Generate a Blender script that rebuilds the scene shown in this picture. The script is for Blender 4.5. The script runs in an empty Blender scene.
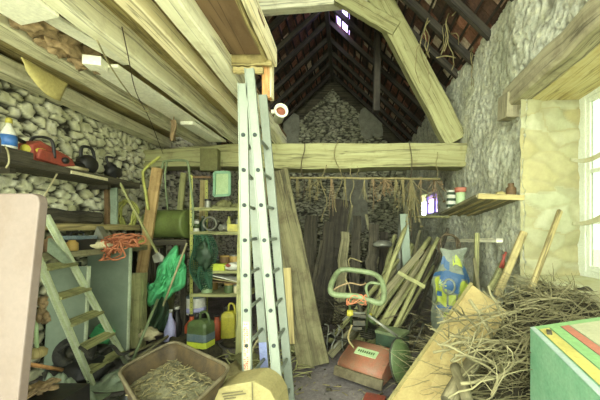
import bpy, bmesh, math, random
from mathutils import Vector, Matrix, noise as mnoise
R = random.Random(7)
V3 = Vector
F = 300.0            # focal length in pixels of a 600 px wide frame
VX, VY, EYE = 345.0, 229.0, 1.5
def P(px, py, y):    # a point at depth y seen at a pixel
    return Vector(((px-VX)/F*y, y, EYE+(VY-py)/F*y))
def PZ(px, py, z):    # a point at height z seen at a pixel
    return P(px, py, (z-EYE)*F/(VY-py))
def lin(v):
    v /= 255.0
    return v/12.92 if v <= 0.04045 else ((v+0.055)/1.055)**2.4
def C(r, g, b): return (lin(r), lin(g), lin(b), 1.0)
scene = bpy.context.scene
COL = scene.collection

# ------------------------------------------------------------------ materials
def newmat(name):
    m = bpy.data.materials.new(name); m.use_nodes = True
    nt = m.node_tree
    return m, nt, nt.nodes['Principled BSDF'], nt.links.new
def ramp(nt, stops):
    r = nt.nodes.new('ShaderNodeValToRGB')
    e = r.color_ramp.elements
    while len(e) > len(stops): e.remove(e[-1])
    while len(e) < len(stops): e.new(0.5)
    for el, (p, c) in zip(e, stops): el.position = p; el.color = c
    return r
def vec(nt, L, kind, scale, rnd=True):
    tc = nt.nodes.new('ShaderNodeTexCoord'); mp = nt.nodes.new('ShaderNodeMapping')
    mp.inputs['Scale'].default_value = scale
    L(tc.outputs[kind], mp.inputs['Vector'])
    if rnd:
        oi = nt.nodes.new('ShaderNodeObjectInfo'); mu = nt.nodes.new('ShaderNodeMath'); mu.operation = 'MULTIPLY'
        mu.inputs[1].default_value = 37.0
        L(oi.outputs['Random'], mu.inputs[0]); L(mu.outputs[0], mp.inputs['Location'])
    return mp.outputs[0]
def noise_(nt, L, v, scale, detail=5, rough=0.6, dist=0.0):
    n = nt.nodes.new('ShaderNodeTexNoise')
    n.inputs['Scale'].default_value = scale; n.inputs['Detail'].default_value = detail
    n.inputs['Roughness'].default_value = rough; n.inputs['Distortion'].default_value = dist
    L(v, n.inputs['Vector']); return n
def bump_(nt, L, bs, h, strength, dist=0.01, prev=None):
    b = nt.nodes.new('ShaderNodeBump'); b.inputs['Strength'].default_value = strength
    b.inputs['Distance'].default_value = dist
    L(h, b.inputs['Height'])
    if prev: L(prev.outputs[0], b.inputs['Normal'])
    L(b.outputs[0], bs.inputs['Normal']); return b
def mixc(nt, L, f, a, b, mode='MIX'):
    m = nt.nodes.new('ShaderNodeMix'); m.data_type = 'RGBA'; m.blend_type = mode
    for k, s in (('Factor', f), ('A', a), ('B', b)):
        sock = [i for i in m.inputs if i.name == k and i.type in (('VALUE',) if k == 'Factor' else ('RGBA',))][0]
        if hasattr(s, 'is_linked'): L(s, sock)
        else: sock.default_value = s
    return [o for o in m.outputs if o.type == 'RGBA'][0]
def wood(name, dark, mid, light, stain=None, grain=24.0, bump=0.5, stain_at=0.6):
    m, nt, bs, L = newmat(name)
    v = vec(nt, L, 'UV', (0.7, grain, 1))
    n = noise_(nt, L, v, 1.6, 7, 0.68, 0.6)
    r = ramp(nt, [(0.24, dark), (0.42, mid), (0.64, light)]); L(n.outputs[0], r.inputs[0])
    v2 = vec(nt, L, 'Object', (1, 1, 1)); n2 = noise_(nt, L, v2, 4.5, 6, 0.7)
    r2 = ramp(nt, [(stain_at-.12, (0, 0, 0, 1)), (stain_at+.1, (1, 1, 1, 1))]); L(n2.outputs[0], r2.inputs[0])
    st = stain or tuple(x*0.45 for x in mid[:3])+(1,)
    sc = nt.nodes.new('ShaderNodeMath'); sc.operation = 'MULTIPLY'; sc.inputs[1].default_value = 0.75
    L(r2.outputs[0], sc.inputs[0])
    c = mixc(nt, L, sc.outputs[0], r.outputs[0], st)
    # long drying cracks
    v3 = vec(nt, L, 'UV', (0.28, 7, 1)); n3 = noise_(nt, L, v3, 1.5, 4, 0.5, 0.2)
    r3 = ramp(nt, [(0.478, (1, 1, 1, 1)), (0.497, (.35, .35, .35, 1)), (0.503, (.35, .35, .35, 1)), (0.52, (1, 1, 1, 1))]); L(n3.outputs[0], r3.inputs[0])
    c2 = mixc(nt, L, r3.outputs[0], tuple(x*.5 for x in dark[:3])+(1,), c)
    L(c2, bs.inputs['Base Color']); bs.inputs['Roughness'].default_value = 0.85
    b = bump_(nt, L, bs, n.outputs[0], bump, 0.012); bump_(nt, L, bs, n2.outputs[0], 0.3, 0.02, b)
    return m
def grimy(name, base, dirt, rough=0.6, metal=0.0, scale=9.0, at=0.58, amt=0.8, bump=0.15, soft=0.15, fine=0.25):
    m, nt, bs, L = newmat(name)
    v = vec(nt, L, 'Object', (1, 1, 1)); n = noise_(nt, L, v, scale, 8, 0.7)
    r = ramp(nt, [(at-soft, (0, 0, 0, 1)), (at+soft, (amt, amt, amt, 1))]); L(n.outputs[0], r.inputs[0])
    c = mixc(nt, L, r.outputs[0], base, dirt)
    n2 = noise_(nt, L, v, scale*9, 4, 0.7)
    r2 = ramp(nt, [(0.3, (1-fine,)*3+(1,)), (0.7, (1, 1, 1, 1))]); L(n2.outputs[0], r2.inputs[0])
    c = mixc(nt, L, 1.0, c, r2.outputs[0], 'MULTIPLY')
    L(c, bs.inputs['Base Color']); bs.inputs['Roughness'].default_value = rough; bs.inputs['Metallic'].default_value = metal
    b = bump_(nt, L, bs, n.outputs[0], bump, 0.02); bump_(nt, L, bs, n2.outputs[0], bump, 0.004, b)
    return m
def stonework(name, cols, mortar, fine=0.35, bump=0.6, nscale=20.0):
    """per-point attribute 'stone': x = joint closeness, y = random per stone"""
    m, nt, bs, L = newmat(name)
    at = nt.nodes.new('ShaderNodeAttribute'); at.attribute_name = 'stone'
    sp = nt.nodes.new('ShaderNodeSeparateColor'); L(at.outputs['Color'], sp.inputs[0])
    r = ramp(nt, [(i/(len(cols)-1), c) for i, c in enumerate(cols)]); L(sp.outputs[1], r.inputs[0])
    v = vec(nt, L, 'Object', (1, 1, 1), False); n = noise_(nt, L, v, nscale, 8, 0.75)
    r2 = ramp(nt, [(0.32, (1-fine, 1-fine, 1-fine, 1)), (0.62, (1.0, 1.0, 1.0, 1))]); L(n.outputs[0], r2.inputs[0])
    c = mixc(nt, L, 1.0, r.outputs[0], r2.outputs[0], 'MULTIPLY')
    n3 = noise_(nt, L, v, 1.3, 5, 0.6)
    r3 = ramp(nt, [(0.45, (1, 1, 1, 1)), (0.7, (0.82, 0.83, 0.72, 1))]); L(n3.outputs[0], r3.inputs[0])
    c = mixc(nt, L, 1.0, c, r3.outputs[0], 'MULTIPLY')
    c = mixc(nt, L, sp.outputs[0], c, mortar)
    L(c, bs.inputs['Base Color']); bs.inputs['Roughness'].default_value = 0.95
    n2 = noise_(nt, L, v, nscale*2.2, 6, 0.8)
    bump_(nt, L, bs, n2.outputs[0], bump, 0.02)
    return m
M = {}
M['beam'] = wood('pale_beam_wood', C(100, 94, 58), C(152, 150, 102), C(172, 172, 122), C(118, 106, 64), 11, 0.4, 0.66)
M['joist'] = wood('pale_joist_wood', C(164, 158, 124), C(224, 222, 188), C(240, 238, 208), C(184, 176, 138), 14, 0.3, 0.64)
M['joist_grey'] = wood('grey_joist_wood', C(134, 130, 100), C(204, 200, 164), C(224, 220, 186), C(150, 146, 114), 12, 0.3, 0.6)
M['joist_warm'] = wood('warm_joist_wood', C(158, 144, 106), C(226, 214, 172), C(240, 232, 194), C(186, 168, 124), 14, 0.3, 0.66)
M['plank'] = wood('tan_plank_wood', C(96, 84, 52), C(156, 142, 92), C(184, 170, 116), C(104, 92, 58), 20)
M['plank_green'] = wood('greenish_plank_wood', C(84, 84, 52), C(142, 142, 92), C(172, 172, 116), C(94, 94, 62), 18)
M['plank_grey'] = wood('grey_plank_wood', C(60, 58, 42), C(116, 112, 80), C(148, 142, 106), C(72, 70, 50), 18)
M['plank_brown'] = wood('warm_brown_plank_wood', C(100, 78, 46), C(160, 132, 82), C(186, 158, 106), C(112, 88, 52), 18)
M['plank_dark'] = wood('dim_plank_wood', C(46, 44, 28), C(96, 92, 62), C(124, 120, 84), C(66, 54, 34), 10, 0.6, 0.58)
M['dark_wood'] = wood('dark_weathered_wood', C(24, 22, 16), C(60, 56, 42), C(92, 86, 66), C(34, 32, 22), 18, 0.9)
M['bark'] = wood('bark_slab_wood', C(18, 17, 12), C(46, 42, 32), C(74, 68, 52), C(28, 26, 18), 10, 1.0)
M['rafter'] = wood('dark_rafter_wood', C(22, 20, 17), C(52, 48, 40), C(80, 74, 62), C(34, 30, 26), 14, 0.8)
M['orange_wood'] = wood('orange_endgrain_wood', C(150, 96, 48), C(206, 148, 88), C(224, 178, 118), None, 14)
M['panel_brown'] = wood('brown_plywood', C(84, 66, 46), C(112, 90, 64), C(128, 104, 76), C(150, 130, 96), 4, 0.1, 0.7)
M['cream_board'] = grimy('cream_board_paint', C(246, 246, 222), C(220, 216, 178), 0.7, 0, 4, 0.62, 0.7, 0.05)
M['tan_panel'] = grimy('tan_panel', C(186, 168, 110), C(156, 134, 82), 0.75, 0, 5, 0.56, 0.8, 0.08, 0.15, 0.2)
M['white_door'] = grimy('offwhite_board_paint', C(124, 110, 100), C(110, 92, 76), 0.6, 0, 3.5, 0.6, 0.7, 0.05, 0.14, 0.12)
M['alu'] = grimy('ladder_aluminium', C(134, 142, 126), C(108, 118, 102), 0.5, 0.05, 6, 0.62, 0.6, 0.05, 0.15, 0.1)
M['alu_step'] = grimy('stepladder_rail', C(196, 208, 164), C(150, 162, 118), 0.45, 0.1, 10, 0.62, 0.7, 0.05)
M['blue_film'] = grimy('blue_film', C(150, 158, 208), C(176, 190, 210), 0.4, 0.0, 10, 0.6, 0.6, 0.03)
M['hole'] = grimy('rung_end_dark', C(60, 70, 66), C(40, 44, 40), 0.6, 0.3)
M['red_print'] = grimy('red_print', C(168, 52, 52), C(176, 80, 76), 0.6)
M['sheet'] = grimy('grey_green_sheet', C(128, 142, 120), C(96, 110, 92), 0.5, 0.1, 3, 0.6, 0.6, 0.04, 0.2, 0.1)
M['sheet_edge'] = grimy('pale_sheet_edge', C(206, 216, 182), C(150, 160, 126), 0.5)
M['dark'] = grimy('black_plastic', C(30, 30, 28), C(52, 48, 40), 0.5)
M['rubber'] = grimy('dusty_rubber', C(40, 40, 36), C(84, 82, 66), 0.8)
M['iron'] = grimy('dark_dusty_iron', C(58, 60, 50), C(104, 96, 72), 0.6, 0.4, 14)
M['rusty'] = grimy('rusty_brown_iron', C(120, 94, 60), C(70, 56, 38), 0.7, 0.2, 14)
M['red'] = grimy('faded_red_plastic', C(162, 74, 56), C(104, 64, 50), 0.55, 0, 12, 0.56)
M['orange_cowl'] = grimy('dusty_orange_enamel', C(166, 102, 74), C(142, 118, 92), 0.6, 0.0, 9, 0.5, 0.85, 0.08)
M['orange'] = grimy('orange_plastic', C(206, 98, 56), C(140, 78, 50), 0.5, 0, 12, 0.56)
M['rope_orange'] = grimy('orange_rope', C(200, 126, 86), C(146, 94, 64), 0.8, 0, 30)
M['green_drum'] = grimy('green_drum_paint', C(112, 128, 66), C(84, 88, 50), 0.5, 0.1, 7, 0.55, 0.7, 0.06)
M['green_cloth'] = grimy('bright_green_cloth', C(96, 196, 128), C(56, 146, 90), 0.8, 0, 8, 0.55, 0.7, 0.2)
M['dark_green'] = grimy('dark_green_plastic', C(58, 82, 58), C(46, 58, 42), 0.5, 0, 9, 0.52)
M['mid_green'] = grimy('olive_green_enamel', C(92, 112, 66), C(70, 78, 50), 0.5, 0.1)
M['handle_green'] = grimy('pale_green_tube', C(132, 148, 104), C(88, 96, 66), 0.6, 0.1, 12, 0.52)
M['tube_yellow'] = grimy('yellow_green_tube', C(186, 188, 96), C(130, 128, 70), 0.5, 0.1, 12)
M['yellow'] = grimy('yellow_plastic', C(200, 192, 66), C(150, 140, 62), 0.5, 0, 11, 0.55)
M['label_yellow'] = grimy('lime_label', C(206, 220, 70), C(176, 186, 70), 0.5)
M['label_grey'] = grimy('slate_label', C(96, 116, 124), C(140, 150, 140), 0.5)
M['cream'] = grimy('cream_paper', C(220, 212, 168), C(176, 160, 112), 0.7)
M['white'] = grimy('dusty_white', C(222, 222, 206), C(176, 174, 146), 0.6)
M['card'] = grimy('tan_cardboard', C(158, 148, 96), C(134, 122, 74), 0.8, 0, 5, 0.58, 0.6, 0.05)
M['ink'] = grimy('grey_print_ink', C(96, 90, 60), C(110, 102, 72), 0.8)
M['tarp'] = grimy('grey_green_tarpaulin', C(150, 166, 140), C(104, 118, 96), 0.5, 0, 6, 0.55, 0.7, 0.3)
M['tarp_dark'] = grimy('dark_olive_sheet', C(86, 92, 72), C(52, 56, 42), 0.45, 0, 7, 0.52, 0.8, 0.3)
M['black_bag'] = grimy('black_bag_film', C(38, 40, 36), C(66, 70, 58), 0.35, 0, 8, 0.55, 0.7, 0.3)
M['dried'] = grimy('dried_plant', C(170, 146, 106), C(112, 94, 64), 0.9, 0, 14, 0.5)
M['straw'] = grimy('dried_stalks', C(160, 150, 102), C(108, 98, 64), 0.9, 0, 14, 0.5)
M['twig'] = wood('dry_branch_bark', C(72, 68, 44), C(122, 116, 80), C(152, 146, 106), C(88, 84, 56), 10, 0.5)
M['twig_dark'] = wood('dark_branch_bark', C(54, 50, 34), C(108, 102, 72), C(142, 134, 98), C(70, 66, 46), 10, 0.6)
M['mulch'] = grimy('twig_litter', C(84, 78, 52), C(38, 36, 24), 0.95, 0, 12, 0.5, 0.9, 0.8, 0.1, 0.5)
M['gravel'] = grimy('straw_and_gravel', C(140, 136, 96), C(76, 76, 60), 0.95, 0, 9, 0.52, 0.85, 0.7, 0.12, 0.6)
M['barrow'] = grimy('rusty_barrow_steel', C(92, 76, 44), C(50, 42, 28), 0.75, 0.1, 7, 0.5, 0.95, 0.25)
M['barrow_rim'] = grimy('pale_barrow_rim', C(120, 112, 84), C(74, 64, 42), 0.6, 0.1, 12, 0.5)
M['tin'] = grimy('grey_tin', C(150, 152, 136), C(104, 98, 74), 0.45, 0.4, 12)
M['tan_tin'] = grimy('tan_tin', C(182, 152, 78), C(130, 100, 60), 0.6, 0.1, 14)
M['clay'] = grimy('reddish_clay', C(150, 88, 66), C(110, 66, 50), 0.85)
M['teal'] = grimy('teal_board', C(112, 166, 128), C(146, 190, 152), 0.7, 0, 7, 0.5, 0.9, 0.08)
M['box_green'] = grimy('light_green_print', C(140, 186, 118), C(123, 163, 103), 0.6, 0, 6, 0.55, 0.7, 0.04)
M['box_cream'] = grimy('pale_cream_print', C(188, 188, 148), C(165, 165, 130), 0.6, 0, 6, 0.55, 0.7, 0.04)
M['box_yellow'] = grimy('yellow_print', C(200, 188, 100), C(176, 165, 88), 0.6, 0, 6, 0.55, 0.7, 0.04)
M['box_red'] = grimy('coral_print', C(190, 118, 92), C(167, 103, 80), 0.6, 0, 6, 0.55, 0.7, 0.04)
M['box_pale'] = grimy('pale_blue_print', C(172, 192, 176), C(151, 168, 154), 0.6, 0, 6, 0.55, 0.7, 0.04)
M['bag_white'] = grimy('woven_white_sack', C(132, 140, 120), C(86, 92, 72), 0.5, 0, 9, 0.52, 0.9, 0.3)
M['bag_blue'] = grimy('blue_print', C(48, 86, 124), C(62, 96, 116), 0.5)
M['bag_lime'] = grimy('lime_print', C(166, 178, 64), C(130, 146, 62), 0.5)
M['plaster'] = grimy('old_lime_plaster', C(150, 150, 130), C(112, 110, 92), 0.95, 0, 6, 0.5, 0.8, 0.4)
M['moss'] = grimy('mossy_block', C(132, 130, 84), C(92, 94, 58), 0.95, 0, 9, 0.5)
M['mint'] = grimy('mint_paint', C(140, 184, 146), C(124, 160, 120), 0.6)
M['mint_pale'] = grimy('pale_mint_paint', C(184, 208, 154), C(150, 180, 126), 0.6, 0, 8)
M['blue'] = grimy('blue_plastic', C(66, 120, 190), C(60, 90, 130), 0.45)
M['sack_tan'] = grimy('tan_sheet', C(196, 184, 116), C(160, 146, 90), 0.85, 0, 5, 0.58)
M['window_paint'] = grimy('white_window_paint', C(232, 238, 220), C(206, 212, 180), 0.5, 0, 8, 0.66)
M['netting'] = grimy('dark_green_netting', C(40, 84, 56), C(64, 110, 76), 0.7, 0, 14)
M['batten'] = grimy('dark_batten', C(44, 38, 32), C(70, 60, 48), 0.9)
M['wire'] = grimy('pale_cord', C(176, 168, 124), C(120, 112, 80), 0.8)
M['hemp'] = grimy('dark_cord', C(92, 80, 56), C(60, 52, 36), 0.9)
M['lilac'] = grimy('lilac_plastic', C(186, 186, 226), C(160, 160, 200), 0.5)
# roof tiles: colour per tile from an attribute
m, nt, bs, L = newmat('clay_tiles'); M['tiles'] = m
at = nt.nodes.new('ShaderNodeAttribute'); at.attribute_name = 'stone'
sp = nt.nodes.new('ShaderNodeSeparateColor'); L(at.outputs['Color'], sp.inputs[0])
r = ramp(nt, [(0, C(70, 58, 48)), (0.35, C(108, 78, 62)), (0.6, C(142, 98, 78)), (0.78, C(174, 122, 98)), (0.88, C(196, 176, 150)), (1, C(226, 216, 190))]); L(sp.outputs[1], r.inputs[0])
v = vec(nt, L, 'Object', (1, 1, 1), False); n = noise_(nt, L, v, 16, 7, 0.75)
r2 = ramp(nt, [(0.35, (0.5, 0.48, 0.44, 1)), (0.6, (1, 1, 1, 1)), (0.72, (1.3, 1.28, 1.2, 1))]); L(n.outputs[0], r2.inputs[0])
L(mixc(nt, L, 1.0, r.outputs[0], r2.outputs[0], 'MULTIPLY'), bs.inputs['Base Color']); bs.inputs['Roughness'].default_value = 0.9
bump_(nt, L, bs, n.outputs[0], 0.4, 0.02)
M['stone_left'] = stonework('pale_rubble_stone', [C(206, 204, 162), C(236, 235, 200), C(226, 224, 184), C(246, 244, 216), C(214, 210, 168), C(240, 239, 206)], C(40, 37, 25), 0.28)
M['stone_back'] = stonework('grey_coursed_stone', [C(124, 124, 100), C(168, 166, 138), C(146, 146, 118), C(192, 190, 160), C(134, 132, 106)], C(34, 33, 26))
M['stone_right'] = stonework('crumbling_lime_plaster', [C(222, 224, 190), C(234, 234, 206), C(226, 230, 206), C(238, 238, 212), C(210, 208, 168)], C(74, 70, 50), 0.5, 1.0, 11)
M['reveal'] = grimy('limewashed_stone', C(186, 186, 150), C(166, 158, 110), 0.9, 0, 3.5, 0.55, 0.8, 0.25, 0.12, 0.15)
M['lintel'] = wood('weathered_lintel_wood', C(88, 82, 62), C(150, 144, 112), C(176, 170, 136), C(108, 100, 76), 10, 0.8)
M['lintel_under'] = wood('ochre_lintel_wood', C(150, 130, 76), C(192, 180, 126), C(206, 198, 150), C(172, 150, 92), 8, 0.5)
M['bounce_ground'] = grimy('pale_bounce_ground', C(240, 236, 214), C(226, 220, 194), 0.95, 0, 3)  # unseen ground, made very pale to bounce light up under the loft
M['dirt'] = grimy('trodden_dirt_floor', C(150, 142, 138), C(86, 80, 76), 0.95, 0, 3.2, 0.52, 0.85, 0.6, 0.16, 0.45)
m, nt, bs, L = newmat('window_glass'); M['glass'] = m
for n in list(nt.nodes):
    if n.type == 'BSDF_PRINCIPLED': nt.nodes.remove(n)
tr = nt.nodes.new('ShaderNodeBsdfTransparent'); gl = nt.nodes.new('ShaderNodeBsdfGlossy'); gl.inputs['Roughness'].default_value = 0.05
tr.inputs[0].default_value = (0.5, 0.53, 0.47, 1)
mx = nt.nodes.new('ShaderNodeMixShader'); mx.inputs[0].default_value = 0.05
L(tr.outputs[0], mx.inputs[1]); L(gl.outputs[0], mx.inputs[2])
L(mx.outputs[0], nt.nodes['Material Output'].inputs[0])
m2 = m.copy(); m2.name = 'lilac_glow_glass'; M['lilac_glow_glass'] = m2
m2.node_tree.nodes['Transparent BSDF'].inputs[0].default_value = (0.72, 0.58, 1.0, 1)  # lilac tint puts the purple fringing of the daylight into the glass

# ------------------------------------------------------------------ mesh helpers
class MB:
    def __init__(s): s.v = []; s.f = []; s.uv = []; s.sm = []; s.attr = None
    def add(s, vs, fs, uvs=None, smooth=False):
        o = len(s.v); s.v += [Vector(x) for x in vs]
        for i, f in enumerate(fs):
            s.f.append([o+k for k in f]); s.sm.append(smooth)
            s.uv.append(uvs[i] if uvs else [(0, 0)]*len(f))
        return s
    def box(s, c, size, M3=None):
        hx, hy, hz = size[0]/2, size[1]/2, size[2]/2; c = Vector(c); M3 = M3 or Matrix.Identity(3)
        ax = [M3 @ Vector(a) for a in ((1, 0, 0), (0, 1, 0), (0, 0, 1))]; h = (hx, hy, hz)
        lo = max(range(3), key=lambda i: h[i])
        for i in range(3):
            j, k = (i+1) % 3, (i+2) % 3
            if k == lo: j, k = k, j; fl = -1
            else: fl = 1
            for sg in (1, -1):
                q = [(-1, -1), (1, -1), (1, 1), (-1, 1)]
                if sg*fl < 0: q = q[::-1]
                off = R.random()*3
                s.add([c+ax[i]*h[i]*sg+ax[j]*h[j]*a+ax[k]*h[k]*b for a, b in q], [[0, 1, 2, 3]],
                      [[(h[j]*a+off, h[k]*b+off) for a, b in q]])
        return s
    def bx(s, x0, x1, y0, y1, z0, z1): return s.box(((x0+x1)/2, (y0+y1)/2, (z0+z1)/2), (x1-x0, y1-y0, z1-z0))
    def beam(s, p0, p1, w, h, up=(0, 0, 1), taper=1.0, seg=6, wob=0.0, rnd=0.0):
        """rectangular section swept from p0 to p1: h along up, w across"""
        p0, p1 = Vector(p0), Vector(p1); d = (p1-p0); ln = d.length; d.normalize()
        u = Vector(up); u = (u-d*u.dot(d))
        if u.length < 1e-4: u = Vector((1, 0, 0))-d*d.x
        u.normalize(); sd = d.cross(u); off = R.random()*5
        sec = [(-.5, -.5), (.5, -.5), (.5, .5), (-.5, .5)]
        if rnd: k = rnd; sec = [(-.5+k, -.5), (.5-k, -.5), (.5, -.5+k), (.5, .5-k), (.5-k, .5), (-.5+k, .5), (-.5, .5-k), (-.5, -.5+k)]
        n = len(sec); rings = []; per = [0]
        for i in range(n): a, b = sec[i], sec[(i+1) % n]; per.append(per[-1]+math.hypot((a[0]-b[0])*w, (a[1]-b[1])*h))
        vs = []
        for i in range(seg+1):
            t = i/seg; k = 1+(taper-1)*t
            o = Vector((0, 0, 0))
            if wob and 0 < i < seg: o = (sd*R.uniform(-1, 1)+u*R.uniform(-1, 1))*wob
            for a, b in sec:
                j = (1+R.uniform(-1, 1)*wob*2) if wob else 1
                vs.append(p0+d*ln*t+o+sd*a*w*k*j+u*b*h*k*j)
        fs, uv = [], []
        for i in range(seg):
            for j in range(n):
                fs.append([i*n+j, i*n+(j+1) % n, (i+1)*n+(j+1) % n, (i+1)*n+j])
                l0, l1 = ln*i/seg+off, ln*(i+1)/seg+off
                uv.append([(l0, per[j]+off), (l0, per[j+1]+off), (l1, per[j+1]+off), (l1, per[j]+off)])
        fs.append(list(range(n))[::-1]); uv.append([(a*w, b*h) for a, b in sec][::-1])
        fs.append([seg*n+j for j in range(n)]); uv.append([(a*w, b*h) for a, b in sec])
        return s.add(vs, fs, uv, False)
    def tube(s, pts, r, n=8, closed=False, smooth=True):
        pts = [Vector(p) for p in pts]; N = len(pts)
        rr = r if isinstance(r, (list, tuple)) else [r]*N
        tg = []
        for i in range(N):
            a = pts[(i-1) % N] if (closed or i > 0) else pts[i]; b = pts[(i+1) % N] if (closed or i < N-1) else pts[i]
            t = (b-a); tg.append(t.normalized() if t.length > 1e-9 else Vector((0, 0, 1)))
        u = tg[0].orthogonal().normalized(); vs = []; off = R.random()*5; L_ = [off]
        for i in range(N):
            if i: L_.append(L_[-1]+(pts[i]-pts[i-1]).length)
            u = (u-tg[i]*u.dot(tg[i])); u = u.normalized() if u.length > 1e-6 else tg[i].orthogonal().normalized()
            w = tg[i].cross(u)
            for k in range(n):
                a = 2*math.pi*k/n; vs.append(pts[i]+(u*math.cos(a)+w*math.sin(a))*rr[i])
        fs, uv = [], []
        for i in range(N if closed else N-1):
            i2 = (i+1) % N
            for k in range(n):
                k2 = (k+1) % n; fs.append([i*n+k, i*n+k2, i2*n+k2, i2*n+k])
                la, lb = L_[i], L_[i]+0.1 if i2 == 0 else L_[i2]; c = 6.283*rr[i]/n
                uv.append([(la, k*c), (la, (k+1)*c), (lb, (k+1)*c), (lb, k*c)])
        if not closed:
            fs.append(list(range(n))[::-1]); fs.append([(N-1)*n+k for k in range(n)])
            uv += [[(0, 0)]*n, [(0, 0)]*n]
        return s.add(vs, fs, uv, smooth)
    def lathe(s, prof, base, M3=None, n=18, smooth=True):
        base = Vector(base); M3 = M3 or Matrix.Identity(3); vs = []; fs = []; uv = []
        for r_, z in prof:
            for k in range(n):
                a = 2*math.pi*k/n; vs.append(base+M3 @ Vector((r_*math.cos(a), r_*math.sin(a), z)))
        for i in range(len(prof)-1):
            for k in range(n):
                k2 = (k+1) % n; fs.append([i*n+k, i*n+k2, (i+1)*n+k2, (i+1)*n+k])
                uv.append([(prof[i][1], k*.05), (prof[i][1], k*.05+.05), (prof[i+1][1], k*.05+.05), (prof[i+1][1], k*.05)])
        if prof[0][0] > 1e-5: fs.append(list(range(n))[::-1]); uv.append([(0, 0)]*n)
        if prof[-1][0] > 1e-5: fs.append([(len(prof)-1)*n+k for k in range(n)]); uv.append([(0, 0)]*n)
        return s.add(vs, fs, uv, smooth)
    def prism(s, poly, thick):
        """polygon (world points, any order) extruded by the vector thick"""
        poly = [Vector(p) for p in poly]; t = Vector(thick); n = len(poly)
        nr = (poly[1]-poly[0]).cross(poly[-1]-poly[0])
        if nr.dot(t) > 0: poly = poly[::-1]
        e = (poly[1]-poly[0]).normalized()
        e2 = (poly[2]-poly[1]).normalized()
        if (poly[2]-poly[1]).length > (poly[1]-poly[0]).length: e = e2
        nn = (poly[1]-poly[0]).cross(poly[-1]-poly[0]).normalized(); g = nn.cross(e); off = R.random()*5
        q = [(p.dot(e)+off, p.dot(g)+off) for p in poly]
        vs = poly+[p+t for p in poly]
        fs = [list(range(n)), [n+i for i in range(n)][::-1]]; uv = [q, q[::-1]]
        for i in range(n):
            j = (i+1) % n; l = (poly[j]-poly[i]).length
            fs.append([j, i, n+i, n+j]); uv.append([(l, 0), (0, 0), (0, t.length), (l, t.length)])
        return s.add(vs, fs, uv)
    def grid(s, fn, nu, nv, su=1, sv=1, smooth=True, closeu=False):
        vs = [fn(i/nu, j/nv) for j in range(nv+1) for i in range(nu+1)]; fs = []; uv = []; w = nu+1
        for j in range(nv):
            for i in range(nu):
                fs.append([j*w+i, j*w+i+1, (j+1)*w+i+1, (j+1)*w+i])
                uv.append([(i/nu*su, j/nv*sv), ((i+1)/nu*su, j/nv*sv), ((i+1)/nu*su, (j+1)/nv*sv), (i/nu*su, (j+1)/nv*sv)])
        return s.add(vs, fs, uv, smooth)
    def blob(s, c, r, amp=0.15, freq=3.0, sub=3, flat=None, M3=None, seed=0):
        bm = bmesh.new(); bmesh.ops.create_icosphere(bm, subdivisions=sub, radius=1.0)
        c = Vector(c); M3 = M3 or Matrix.Identity(3); r = Vector(r)
        vs = []
        for v in bm.verts:
            k = 1+amp*mnoise.noise(v.co*freq+Vector((seed, seed*1.7, 3)))+amp*.5*mnoise.noise(v.co*freq*2.7+Vector((seed, 9, 1)))
            p = Vector((v.co.x*r.x, v.co.y*r.y, v.co.z*r.z))*k
            p = c+M3 @ p
            if flat is not None and p.z < flat: p.z = flat
            vs.append(p)
        fs = [[v.index for v in f.verts] for f in bm.faces]; bm.free()
        return s.add(vs, fs, None, True)
    def build(s, name, mat, parent=None, bevel=0.0, solid=0.0, sub=0, loc=None):
        me = bpy.data.meshes.new(name)
        if parent is not None: o0 = parent['_w']; o0 = Vector(o0)
        elif loc is not None: o0 = Vector(loc)
        else:
            xs = [p.x for p in s.v]; ys = [p.y for p in s.v]; zs = [p.z for p in s.v]
            o0 = Vector(((min(xs)+max(xs))/2, (min(ys)+max(ys))/2, min(zs)))
        me.from_pydata([tuple(p-o0) for p in s.v], [], s.f)
        ul = me.uv_layers.new(name='UVMap')
        flat = [c for f in s.uv for p in f for c in p]
        ul.data.foreach_set('uv', flat)
        me.polygons.foreach_set('use_smooth', s.sm)
        if s.attr:
            a = me.color_attributes.new('stone', 'FLOAT_COLOR', 'POINT')
            a.data.foreach_set('color', [c for t in s.attr for c in t])
        me.materials.append(mat if not isinstance(mat, str) else M[mat])
        me.validate(); me.update()
        o = bpy.data.objects.new(name, me); COL.objects.link(o)
        if parent is not None:
            o.parent = parent; o['_w'] = tuple(o0)
        else: o.location = o0; o['_w'] = tuple(o0)
        if parent is not None:
            pass
        if bevel:
            b = o.modifiers.new('bevel', 'BEVEL'); b.width = bevel; b.segments = 2; b.limit_method = 'ANGLE'
        if solid:
            q = o.modifiers.new('solid', 'SOLIDIFY'); q.thickness = solid; q.offset = 0
        if sub:
            q = o.modifiers.new('sub', 'SUBSURF'); q.levels = sub; q.render_levels = sub
        return o
def tag(o, label=None, cat=None, group=None, kind=None):
    for k, v in (('label', label), ('category', cat), ('group', group), ('kind', kind)):
        if v: o[k] = v
    return o
def struct(name, mb, mat, parent=None, **k):
    o = mb.build(name, mat, parent, **k)
    if parent is None: o['kind'] = 'structure'
    return o
def thing(name, label, cat, loc, group=None):
    o = bpy.data.objects.new(name, None); COL.objects.link(o); o.location = Vector(loc); o.empty_display_size = 0.05
    o['_w'] = tuple(loc); tag(o, label, cat, group, 'thing'); return o
def T(name, label, cat, mb, mat, group=None, kind='thing', **k):
    return tag(mb.build(name, mat, **k), label, cat, group, kind)
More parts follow.
